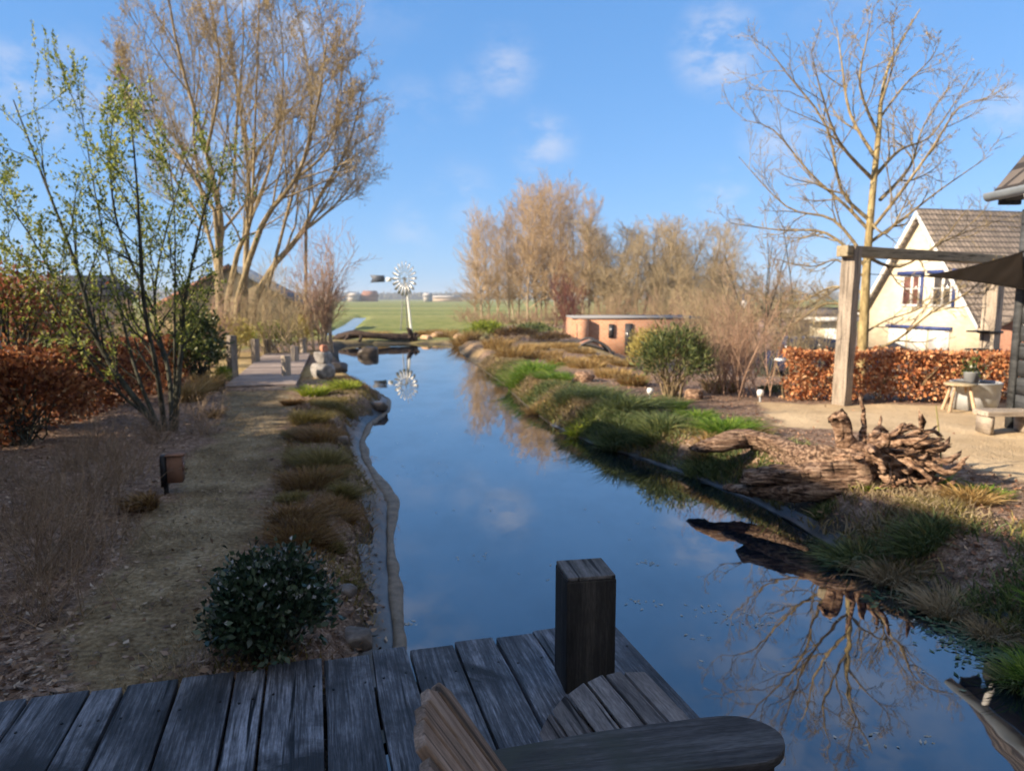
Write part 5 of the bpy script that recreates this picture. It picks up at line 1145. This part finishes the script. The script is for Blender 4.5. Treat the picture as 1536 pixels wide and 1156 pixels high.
# evergreen and leafy bushes
def bpx(name, label, cat, px, py_base, py_top, halfw_px, n, size, wid, lmat, smat, seed, z=.35, Y=None, **kw):
    if Y is None: x, y = at(px, py_base, z)
    else: x, y = at_dist(px, py_base, Y)[:2]
    zb_ = gz(x, y); zt = at_dist(px, py_top, y)[2]; r = halfw_px / F * y
    return bush(name, label, cat, (x, y, zb_), r, r, zt - zb_, n, size, wid, lmat, smat, seed=seed, **kw)
bpx('evergreen_shrub', 'round dark glossy evergreen shrub with pale buds at the deck edge', 'shrub', 409, 985, 800, 98, 6500, .036, .55, M['darkgreen'], M['bark_dark'], 401, clumps=90, fill=.5, flat=.45, sig=.13, extra=(M['whitebud'], 260, .024))
bpx('laurel_bush', 'glossy evergreen bush with yellowish leaves beside the left jetty post', 'bush', 300, 580, 468, 44, 3000, .085, .5, M['green'], M['bark_dark'], 402, clumps=36)
bpx('evergreen_bush', 'dense bright green bush behind the jetty posts', 'bush', 404, 535, 482, 36, 2600, .09, .4, M['limegreen'], M['bark_dark'], 403, Y=22, clumps=24)
bpx('willow_shrub', 'yellow green upright shrub at the far end of the jetty', 'shrub', 452, 535, 470, 24, 1500, .12, .2, M['yellowtwig'], M['bark_warm'], 404, Y=23)
bpx('willow_shrub', 'yellowish low shrub at the foot of the big tree', 'shrub', 350, 540, 470, 40, 2200, .1, .3, M['yellowtwig'], M['bark_warm'], 405, Y=20)
bpx('conifer_bush', 'dark green spreading conifer bush on the right bank', 'bush', 1008, 594, 492, 56, 5200, .10, .16, M['conifer'], M['bark_warm'], 406, clumps=46, flat=.1, fill=.4)
bpx('willow_shrub', 'yellow green bare willow shrub left of the dark conifer bush', 'shrub', 972, 570, 490, 36, 2600, .12, .14, M['yellowtwig'], M['bark_warm'], 407, Y=16.5)
bpx('green_bush', 'bright olive green bush at the right end of the far bank', 'bush', 730, 515, 482, 30, 1500, .16, .3, M['limegreen'], M['bark_dark'], 408, Y=33)
bpx('green_bush', 'low grey green bush between poplars and brick outbuilding', 'bush', 800, 512, 486, 36, 1500, .16, .3, M['conifer'], M['bark_dark'], 409, Y=36)
bpx('brown_bush', 'low brown bush on the bank in front of the poplars', 'bush', 775, 522, 492, 34, 1500, .14, .25, M['brownheath'], M['bark_dark'], 410, Y=30)
bpx('brown_bush', 'dark brown prickly bush left of the arched shelter', 'bush', 826, 528, 500, 30, 1300, .12, .25, M['brownheath'], M['bark_dark'], 411, Y=28)
bpx('green_bush', 'small green bush right of the yellow willow, below the bare stems', 'bush', 1165, 600, 578, 26, 700, .06, .3, M['conifer'], M['bark_dark'], 412, Y=12.6)
bpx('yellow_shrub', 'small lime green low shrub at the left foot of the jetty', 'shrub', 333, 580, 548, 16, 700, .05, .4, M['limegreen'], M['bark_dark'], 413)

# ------------------------------------------------------------------ jetty on the left bank
jt = thing('garden_jetty', 'small grey plank jetty crossing the path, with square posts', 'jetty', (-5.4, 17, .35)); JZ = .46
A0, A1 = np.array(at(391, 577, JZ)), np.array(at(432, 529, JZ)); jd = (A1 - A0) / np.linalg.norm(A1 - A0); jn = np.array([jd[1], -jd[0]])
n = int(np.linalg.norm(A1 - A0) / .21)
for k in range(n):
    c = A0 + jd * (.1 + .21 * k); board('plank', 1.22, .195, .05, M['jetty'], jt, frame((c[0], c[1], JZ - .025), (jd[0], jd[1], 0), (-jn[0], -jn[1], 0)), bevel=.006)
mb = MB(); c = A0 + jd * .02; mb.box((c[0], c[1], JZ - .12), (1.3, .09, .16), math.atan2(jn[1], jn[0])); part('step_board', mb, M['jetty'], jt)
for px, yb_, yt_, w, lb in ((350, 573, 503, .17, 'tallest greenish post'), (384, 549, 508, .17, 'pale sunlit post'), (402, 533, 508, .17, None), (430, 571, 533, .15, 'short dark post'), (443, 548, 519, .16, None), (455, 531, 507, .16, None)):
    x, y = at(px, yb_, .35); zt = at_dist(px, yt_, y)[2]; hh = zt - .2
    o = board('post', hh, w * .88, w * .88, M['timber'], jt, frame((x, y, .2 + hh / 2), (.85, -.52, 0), (0, 0, 1)), bevel=.008, rough=.002, seed=int(px))
    if lb: o['label'] = lb

# stone ornament
x, y, z = on(487, 566); so = thing('stone_ornament', 'stack of grey stones topped with a small terracotta ball by the jetty', 'ornament', (x, y, z))
rock('stone', '', '', (x, y, z + .14), (.27, .24, .20), M['stone'], seed=1, parent=so); rock('stone', '', '', (x - .02, y, z + .42), (.17, .16, .15), M['stone'], seed=2, parent=so); rock('cap', '', '', (x, y, z + .62), (.085, .08, .085), M['terracotta'], seed=3, parent=so)
for k, (px, py, s, mt, lb) in enumerate([(568, 590, .20, 'wetstone', 'dark wet rock at the bend of the left pond edge'), (533, 915, .10, 'bankstone', 'flat grey stone on the pond edge beside the dark evergreen shrub'), (515, 872, .075, 'bankstone', 'small grey stone behind the dark evergreen shrub'), (505, 558, .3, 'wetstone', 'dark rock on the bank right of the stone ornament'),
                                  (512, 645, .10, 'bankstone', 'small brown stone among the heath tufts on the left bank'), (878, 572, .26, 'terracotta', 'reddish boulder among the bluish grass clumps on the right bank'), (1040, 598, .2, 'terracotta', 'reddish boulder at the right foot of the conifer bush')]):
    x, y, z = on(px, py); rock('rock', lb, 'rock', (x, y, z + s * .25), (s, s * .8, s * .6), M[mt] if mt != 'terracotta' else M['root'], seed=50 + k)

# rusty garden spotlight
x, y, z = on(250, 742); gl = thing('garden_spotlight', 'rusty box shaped garden spotlight on a black stake beside the path', 'garden light', (x, y, z))
mb = MB(); mb.box((x, y, z + .02), (.035, .035, .16), .3); mb.box((x - .005, y, z + .20), (.05, .10, .26), .25); part('stake', mb, M['black'], gl)
mb = MB(); mb.box((x + .08, y + .02, z + .215), (.115, .12, .225), .25); part('housing', mb, M['rust'], gl)
mb = MB(); mb.box((x + .085, y + .02, z + .335), (.145, .14, .012), .25); part('hood', mb, M['rust'], gl)
mb = MB(); mb.box((x + .14, y + .035, z + .23), (.012, .07, .07), .25); part('lens', mb, M['pane_red'], gl)

# ------------------------------------------------------------------ driftwood root, right bank
g = np.random.default_rng(91)
x0, y0 = at(1300, 715, .4)
dr = thing('driftwood_root', 'big bleached driftwood root stump with long gnarled trunks lying on the right bank', 'driftwood', (x0, y0, .35))
def pxs(l): return [(*at(px, py, z), z) for px, py, z in l]
mb = MB(); gnarl(mb, pxs([(1035, 672, .40), (1075, 668, .46), (1120, 658, .52), (1165, 668, .50), (1205, 688, .47), (1250, 698, .48), (1300, 705, .48)]), .062, .14, 16, 50, .12, g); part('trunk', mb, M['log'], dr)
mb = MB(); gnarl(mb, pxs([(1110, 722, .33), (1150, 716, .38), (1200, 716, .40), (1250, 716, .42), (1310, 712, .46)]), .075, .13, 16, 44, .12, g); part('trunk', mb, M['log'], dr)
mb = MB(); gnarl(mb, pxs([(1085, 730, .22), (1120, 735, .24), (1170, 738, .27), (1225, 736, .32), (1280, 722, .40)]), .04, .08, 12, 40, .12, g); gnarl(mb, pxs([(1225, 742, .26), (1262, 726, .36), (1310, 700, .5)]), .06, .09, 12, 20, .14, g); part('trunk', mb, M['log'], dr)
mb = MB(); gnarl(mb, [np.array([x0 - .12, y0 + .12, .5]), np.array([x0 - .16, y0 + .14, .70]), np.array([x0 - .22, y0 + .12, .90]), np.array([x0 - .25, y0 + .12, .965])], .095, .06, 12, 16, .1, g); part('stub', mb, M['root'], dr, True)
mb = MB(); c = np.array([x0 + .06, y0 + .02, .53])
gnarl(mb, [c + [-.35, .02, -.05], c + [-.1, 0, .0], c + [.12, 0, .0], c + [.25, -.02, -.02]], .12, .19, 16, 18, .16, g)
for k in range(190):
    dv = unit(np.array([g.normal(.8, .55), g.normal(-.25, .6), g.normal(-.12, .38)])); ln = g.uniform(.16, .52)
    p0 = c + np.array([g.uniform(-.1, .22), g.uniform(-.18, .18), g.uniform(-.16, .24)]); tw = np.cross(dv, unit(g.normal(size=3))) * ln * .4
    pts = [p0, p0 + dv * ln * .4 + tw * .6, p0 + dv * ln * .75 + tw, p0 + dv * ln + tw * g.uniform(-.4, 1.6) + [0, 0, g.uniform(-.05, .09)]]
    pts = [np.array([q[0], q[1], max(q[2], .36)]) for q in pts]
    gnarl(mb, pts, g.uniform(.012, .062) ** 1.0, g.uniform(.006, .02), 8, 10, .2, g, .3)
part('root_plate', mb, M['root'], dr)

# ------------------------------------------------------------------ tufts and grass clumps
LT = [(478, 700, 40, .26, 'oliveheath'), (472, 664, 34, .22, 'brownheath'), (470, 632, 34, .24, 'oliveheath'), (484, 607, 34, .24, 'oliveheath'), (462, 730, 44, .22, 'brownheath'), (452, 782, 48, .22, 'brownheath'), (446, 812, 50, .20, 'brownheath'), (510, 612, 26, .2, 'oliveheath'),
      (474, 588, 24, .24, 'limegreen'), (512, 586, 22, .26, 'limegreen'), (500, 640, 26, .16, 'brownheath'), (498, 690, 24, .16, 'oliveheath'), (505, 760, 26, .14, 'brownheath'), (455, 655, 18, .16, 'oliveheath'), (441, 692, 16, .15, 'brownheath'), (496, 724, 20, .2, 'oliveheath'), (518, 704, 16, .13, 'brownheath'), (432, 748, 16, .14, 'oliveheath'), (492, 806, 24, .16, 'oliveheath'), (518, 738, 16, .15, 'oliveheath'), (426, 806, 18, .14, 'brownheath'), (445, 610, 14, .18, 'brownheath'), (520, 840, 20, .14, 'oliveheath')]
LT = [(a + 7 * math.sin(i * 2.3), b_ + 4 * math.sin(i * 4.1), c_, d_, e_) for i, (a, b_, c_, d_, e_) in enumerate(LT)]
LT.sort(key=lambda a: -a[1])
names = {'oliveheath': 'olive heath tuft', 'brownheath': 'brownish dry heath tuft', 'limegreen': 'bright green leafy tuft'}
for k, (px, py, r, h, mt) in enumerate(LT):
    x, y, z = on(px, py); tuft('heath_tuft', f'{names[mt]} on the left bank, {ORD[k]} counted from the deck', 'tuft', (x, y, z), (1.0 + .8 * ((k * 53) % 10) / 10) * r / F * y, h * (.65 + .65 * ((k * 37) % 10) / 10), 1700 if mt != 'limegreen' else 400, M[mt], 'heath tufts on the left bank', seed=500 + k, lean=.9, wid=.0045 if mt != 'limegreen' else .02)
RT = [(795, 562, 50, .5, 'grass', 1300), (835, 572, 36, .35, 'grass', 700), (790, 590, 30, .25, 'drygrass', 500), (868, 598, 46, .42, 'grassblue', 1100), (905, 604, 42, .40, 'grassblue', 1000), (945, 618, 52, .46, 'grassblue', 1400), (985, 640, 46, .34, 'grassblue', 1000), (925, 634, 40, .30, 'grassblue', 800),
      (1090, 650, 46, .36, 'grass', 1500), (1045, 630, 34, .26, 'grass', 700), (1010, 612, 30, .24, 'grass', 600), (1060, 662, 34, .2, 'drygrass', 500), (850, 618, 30, .24, 'limegreen', 350), (1030, 668, 46, .22, 'grassblue', 900), (1130, 652, 26, .22, 'drygrass', 350),
      (1240, 775, 52, .26, 'grassblue', 900), (1300, 800, 56, .28, 'paledry', 800), (1340, 790, 50, .26, 'grassblue', 900), (1370, 838, 56, .26, 'paledry', 800), (1410, 770, 44, .22, 'oliveheath', 700), (1455, 752, 50, .22, 'drygrass', 900), (1400, 728, 40, .16, 'grass', 500), (1480, 742, 44, .16, 'grass', 400),
      (1520, 935, 62, .34, 'grass', 1500), (1475, 930, 44, .24, 'grassblue', 600), (1550, 880, 60, .3, 'grass', 900), (1110, 690, 22, .16, 'grassblue', 260), (1300, 735, 16, .14, 'limegreen', 120), (1440, 870, 44, .22, 'paledry', 600), (1200, 735, 22, .14, 'grassblue', 260)]
RT.sort(key=lambda a: -a[1])
names = {'grass': 'bright green grass clump', 'grassblue': 'bluish green arching grass clump', 'drygrass': 'dry golden grass clump', 'limegreen': 'lime green leafy clump', 'paledry': 'pale dry drooping grass clump', 'oliveheath': 'olive brown grass clump'}
for k, (px, py, r, h, mt, n) in enumerate(RT):
    x, y, z = on(px, py)
    if sdist([(x, y)], POND)[0] < .12: x += .22
    tuft('grass_clump', f'{names[mt]} on the right bank, {ORD[k]} counted from the deck' if k < 16 else f'{names[mt]} on the right bank, {ORD[len(RT)-1-k]} counted from the far end', 'grass clump', (x, y, gz(x, y)), r / F * y, h * min(1, .55 + y / 22), n, M[mt], 'grass clumps on the right bank', seed=600 + k, lean=1.0, wid=(.008 if mt != 'limegreen' else .02) * (1 + y / 20), droop=.45)
DT = [(770, 545, 40, .5), (815, 545, 40, .3), (850, 555, 44, .28), (745, 530, 30, .5), (880, 560, 44, .26), (920, 575, 40, .26), (560, 505, 30, .45), (665, 503, 36, .5), (700, 512, 30, .6), (640, 502, 24, .4), (1080, 600, 36, .3), (950, 590, 30, .3), (285, 615, 24, .4), (310, 600, 24, .4), (845, 528, 34, .25), (872, 536, 34, .22), (905, 548, 34, .22), (800, 532, 34, .3), (935, 556, 30, .22)]
for k, (px, py, r, h) in enumerate(DT):
    x, y, z = on(px, py, .2); tuft('dry_reeds', f'clump of dry tan reeds on the bank, {ORD[k]} of its kind', 'reeds', (x, y, z), r / F * y, h, 600, M['drygrass'], 'dry reed clumps on the banks', seed=700 + k, lean=.7, wid=.008 * (1 + y / 12), droop=.2)
DS = [(30, 800), (95, 770), (165, 735), (70, 860), (150, 820), (20, 730), (235, 665), (300, 650), (285, 590), (110, 705), (50, 930), (130, 775), (60, 760), (190, 715), (110, 850), (150, 690)]
for k, (px, py) in enumerate(DS):
    x, y, z = on(px, py); stems_clump('dried_perennial', f'clump of grey dry perennial stems left of the path, {ORD[k]} of its kind', 'dry stems', (x, y, z), .22 + .12 * (k % 3), .30 + .09 * (k % 4), 60, M['twig_grey'], 'dry stem clumps left of the path', seed=800 + k)
x, y, z = on(215, 762); tuft('brown_fern', 'brown shrivelled fern tuft in front of the rusty spotlight', 'fern', (x, y, z), .16, .2, 500, M['brownheath'], seed=31, wid=.01)
x, y, z = on(322, 625); tuft('brown_fern', 'small brown dead plant tuft at the left edge of the path', 'fern', (x, y, z), .14, .22, 300, M['brownheath'], seed=32, wid=.01)

# brush at the foot of the copse
BR = [(700, 455, 58), (722, 462, 54), (748, 462, 53), (775, 460, 53), (805, 455, 52), (832, 455, 51), (880, 440, 49), (915, 435, 48), (950, 438, 48), (985, 435, 47), (1025, 438, 46), (1060, 432, 44), (1095, 438, 42), (1135, 430, 40)]
for k, (px, py, Y) in enumerate(BR):
    x, Y, zt = at_dist(px, py, Y); z = gz(x, Y); tt_, _ = twig_shrub('brush_shrub', f'low tan brush at the foot of the copse trees, {ORD[k]} from the left', 'shrub', (x, Y, z), zt - z, 3.4, 34, M['twig_pink'] if k % 2 else M['twig_brown'], M['twig_brown'] if k % 2 else M['twig_pink'], 330 + k, 7, 4, .02, .05, .009); tt_['group'] = 'brush at the foot of the copse'

# moss and short grass along the right bank
g = np.random.default_rng(16); n = 100000
q_ = resample([p for p in POND[20:] if p[0] > -1.2 and 3.3 < p[1] < 21.5], .02); i_ = g.integers(0, len(q_), n); tn = unit(np.gradient(q_, axis=0)); nr2 = -np.stack([tn[:, 1], -tn[:, 0]], -1)
if sdist(q_[50:51] + nr2[50:51] * .4, POND)[0] < 0: nr2 = -nr2
PP = q_[i_] + nr2[i_] * (.04 + .95 * g.random(n) ** 1.3)[:, None]
keep = (fbm(PP, 1.9, 71) + .25 * g.normal(size=n) > -.14) & (sdist(PP, GRAV) > 0) & (g.random(n) < np.clip(PP[:, 1] / 9, .55, 1)); PP = PP[keep]; n = len(PP)
S = np.concatenate([PP, ground_z(PP[:, 0], PP[:, 1])[:, None] - .006], 1); o = g.normal(0, .55, (n, 3)) * [1, 1, 0]; hh = g.uniform(.03, .13, n) * (1.1 + .7 * fbm(PP, 1.4, 75)); tt = np.array([0, .55, 1.])
P = S[:, None] + (o[:, None] * (tt ** 1.5)[None, :, None] + np.array([0, 0, 1]) * (tt - .25 * tt ** 2)[None, :, None]) * hh[:, None, None]
hv = fbm(PP, .9, 72) + .2 * g.normal(size=n)
for sel, nm, mt in ((hv > .2, 'bank_grass', 'grassblue'), ((hv <= .2) & (hv > -.08), 'bank_grass', 'oliveheath'), (hv <= -.08, 'dead_grass', 'paledry')):
    mb = MB(); mb.ribbons(P[sel], np.array([1, .8, .1])[None] * np.full((sel.sum(), 1), .009) * (1 + PP[sel][:, 1:2] / 14), g); struct(nm, mb, M[mt], kind='stuff')

# low brown heath between the tufts of the left bank
n = 26000; q_ = resample(LB, .02); i_ = g.integers(0, len(q_), n); tn = unit(np.gradient(q_, axis=0)); nr2 = np.stack([tn[:, 1], -tn[:, 0]], -1)
if sdist(q_[50:51] + nr2[50:51] * .4, POND)[0] < 0: nr2 = -nr2
PP = q_[i_] + nr2[i_] * (.13 + .92 * g.random(n))[:, None]; keep = (fbm(PP, 1.9, 81) + .25 * g.normal(size=n) > .0) & (sdist(PP, PATH) > .05); PP = PP[keep]; n = len(PP)
S = np.concatenate([PP, ground_z(PP[:, 0], PP[:, 1])[:, None] - .006], 1); o = g.normal(0, .6, (n, 3)) * [1, 1, 0]; hh = g.uniform(.03, .10, n)
P = S[:, None] + (o[:, None] * (tt ** 1.5)[None, :, None] + np.array([0, 0, 1]) * (tt - .25 * tt ** 2)[None, :, None]) * hh[:, None, None]
hv = fbm(PP, 1.1, 82) + .2 * g.normal(size=n)
for sel, nm, mt in ((hv > 0, 'low_heath', 'brownheath'), (hv <= 0, 'low_heath', 'oliveheath')):
    mb = MB(); mb.ribbons(P[sel], np.array([1, .8, .1])[None] * np.full((sel.sum(), 1), .007), g); struct(nm, mb, M[mt], kind='stuff')

# water plants
def waterplant(label, px, py, r, n, size, seed, h=.06):
    g = np.random.default_rng(seed); x, y = at(px, py, 0); a = g.random(n) * 6.28; rr = r * np.sqrt(g.random(n)); pos = np.stack([x + rr * np.cos(a), y + rr * np.sin(a), g.uniform(.003, h, n)], -1)
    mb = MB(); mb.leaves(pos, np.stack([np.cos(a), np.sin(a), g.normal(.1, .2, n)], -1), size * g.uniform(.6, 1.3, n), size * .35, g); single('water_plant', mb, M['pad'], label, 'water plant', (x, y, 0))
waterplant('leafy green water plant at the water edge below the driftwood root', 1270, 850, .12, 46, .10, 1)
waterplant('second small water plant among reflections right of the leafy one', 1340, 905, .14, 30, .07, 2, .02)
mb = MB(); g = np.random.default_rng(14)
pos = []; 
for px, py, r, n in ((1490, 960, .28, 420), (1530, 985, .3, 420), (1440, 930, .2, 200), (1370, 888, .18, 120)):
    x, y = at(px, py, 0); pos.append(np.stack([x + g.normal(0, r * .6, n), y + g.normal(0, r * .5, n), g.uniform(.002, .012, n)], -1))
pos = np.concatenate(pos); mb.leaves(pos, np.concatenate([g.normal(0, 1, (len(pos), 2)), g.normal(0, .06, (len(pos), 1))], 1), .05 * g.uniform(.5, 1.3, len(pos)), .022, g, .12); struct('floating_weed', mb, M['pad'], kind='stuff')
mb = MB(); pos = []
for px, py, r, n in ((710, 838, .2, 10), (805, 860, .25, 5), (975, 845, .06, 26), (965, 905, .12, 20), (1085, 920, .16, 26), (1130, 935, .1, 20), (1300, 930, .15, 18), (600, 935, .06, 16), (1040, 955, .08, 10), (800, 660, 1.2, 20), (640, 700, .8, 14), (610, 712, .3, 12), (1380, 1110, .2, 16), (680, 620, 1.5, 20), (880, 780, 1.2, 16), (1200, 1000, .5, 12)):
    x, y = at(px, py, 0); pos.append(np.stack([x + g.normal(0, r, n), y + g.normal(0, r * .3, n), g.uniform(.002, .005, n)], -1))
pos = np.concatenate(pos); keep = (sdist(pos[:, :2], POND) < -.05) & (g.random(len(pos)) < .6); pos = pos[keep]
mb.leaves(pos, np.concatenate([g.normal(0, 1, (len(pos), 2)), g.normal(0, .04, (len(pos), 1))], 1), .028 * g.uniform(.5, 1.6, len(pos)), .013, g, .05); struct('floating_leaves', mb, M['fleck'], kind='stuff')

# leaf litter on the mulched beds
g = np.random.default_rng(15); n = 110000
r_ = 2.2 * (16 / 2.2) ** g.random(n); a_ = np.radians(g.uniform(-44, 44, n)); X = r_ * np.sin(a_); Y = r_ * np.cos(a_); PP = np.stack([X, Y], -1)
sd = sdist(PP, POND); inp = sdist(PP, PATH); ing = sdist(PP, GRAV)
keep = (sd > np.where(PP[:, 0] < 0, .03 + .16 * g.random(n), .16)) & ((inp > 0) | (g.random(n) < .10)) & ((ing > .0) | (g.random(n) < .02)) & (g.random(n) < .55 + .4 * fbm(PP, 1.1, 6))
PP = PP[keep]; Zl = ground_z(PP[:, 0], PP[:, 1]) + g.uniform(.003, .03, len(PP))
for sel, mt in ((PP[:, 0] > .2, 'litter'), (PP[:, 0] <= .2, 'litter_grey')):
    Q = PP[sel]; mb = MB(); s = g.uniform(.02, .055, len(Q)); mb.leaves(np.concatenate([Q, Zl[sel][:, None]], 1), np.concatenate([g.normal(0, 1, (len(Q), 2)), g.normal(0, .3, (len(Q), 1))], 1), s, s * .5, g, .45); struct('leaf_litter', mb, M[mt], kind='stuff')
# short worn grass and moss on the path
n = 60000; r_ = 2.6 * (15 / 2.6) ** g.random(n); a_ = np.radians(g.uniform(-42, -8, n)); PP = np.stack([r_ * np.sin(a_), r_ * np.cos(a_)], -1); keep = (sdist(PP, PATH) < .1) & (fbm(PP, 1.6, 8) + .4 * g.normal(size=n) > .1) ; PP = PP[keep]; n = len(PP)
S = np.concatenate([PP, ground_z(PP[:, 0], PP[:, 1])[:, None] - .004], 1); o = g.normal(0, .5, (n, 3)) * [1, 1, 0]; hh = g.uniform(.012, .035, n); tt = np.array([0, .6, 1.])
P = S[:, None] + (o[:, None] * tt[None, :, None] + np.array([0, 0, 1]) * tt[None, :, None]) * hh[:, None, None]; mb = MB(); mb.ribbons(P, np.array([1, .7, .1])[None] * np.full((n, 1), .006), g); struct('path_grass', mb, M['paledry'], kind='stuff')
# thin air between here and the horizon
bm = bmesh.new(); bmesh.ops.create_cube(bm, size=1); me = bpy.data.meshes.new('haze'); bm.to_mesh(me); bm.free()
hz = bpy.data.objects.new('haze', me); COL.objects.link(hz); hz.location = (0, 0, 7.25); hz.scale = (2840, 2840, 18.5); hz['kind'] = 'stuff'
hm = bpy.data.materials.new('haze_air'); hm.use_nodes = True; hn = hm.node_tree; hn.nodes.clear()
pvn = N(hn, 'ShaderNodeVolumePrincipled'); pvn.inputs['Color'].default_value = (.72, .82, .95, 1); pvn.inputs['Density'].default_value = .00055; pvn.inputs['Anisotropy'].default_value = 0.0
ho_ = N(hn, 'ShaderNodeOutputMaterial'); hn.links.new(pvn.outputs[0], ho_.inputs['Volume']); me.materials.append(hm)
print('faces', sum(len(o.data.polygons) for o in bpy.data.objects if o.type == 'MESH'))
for k in ('_o',):
    for o in bpy.data.objects:
        if k in o.keys(): del o[k]
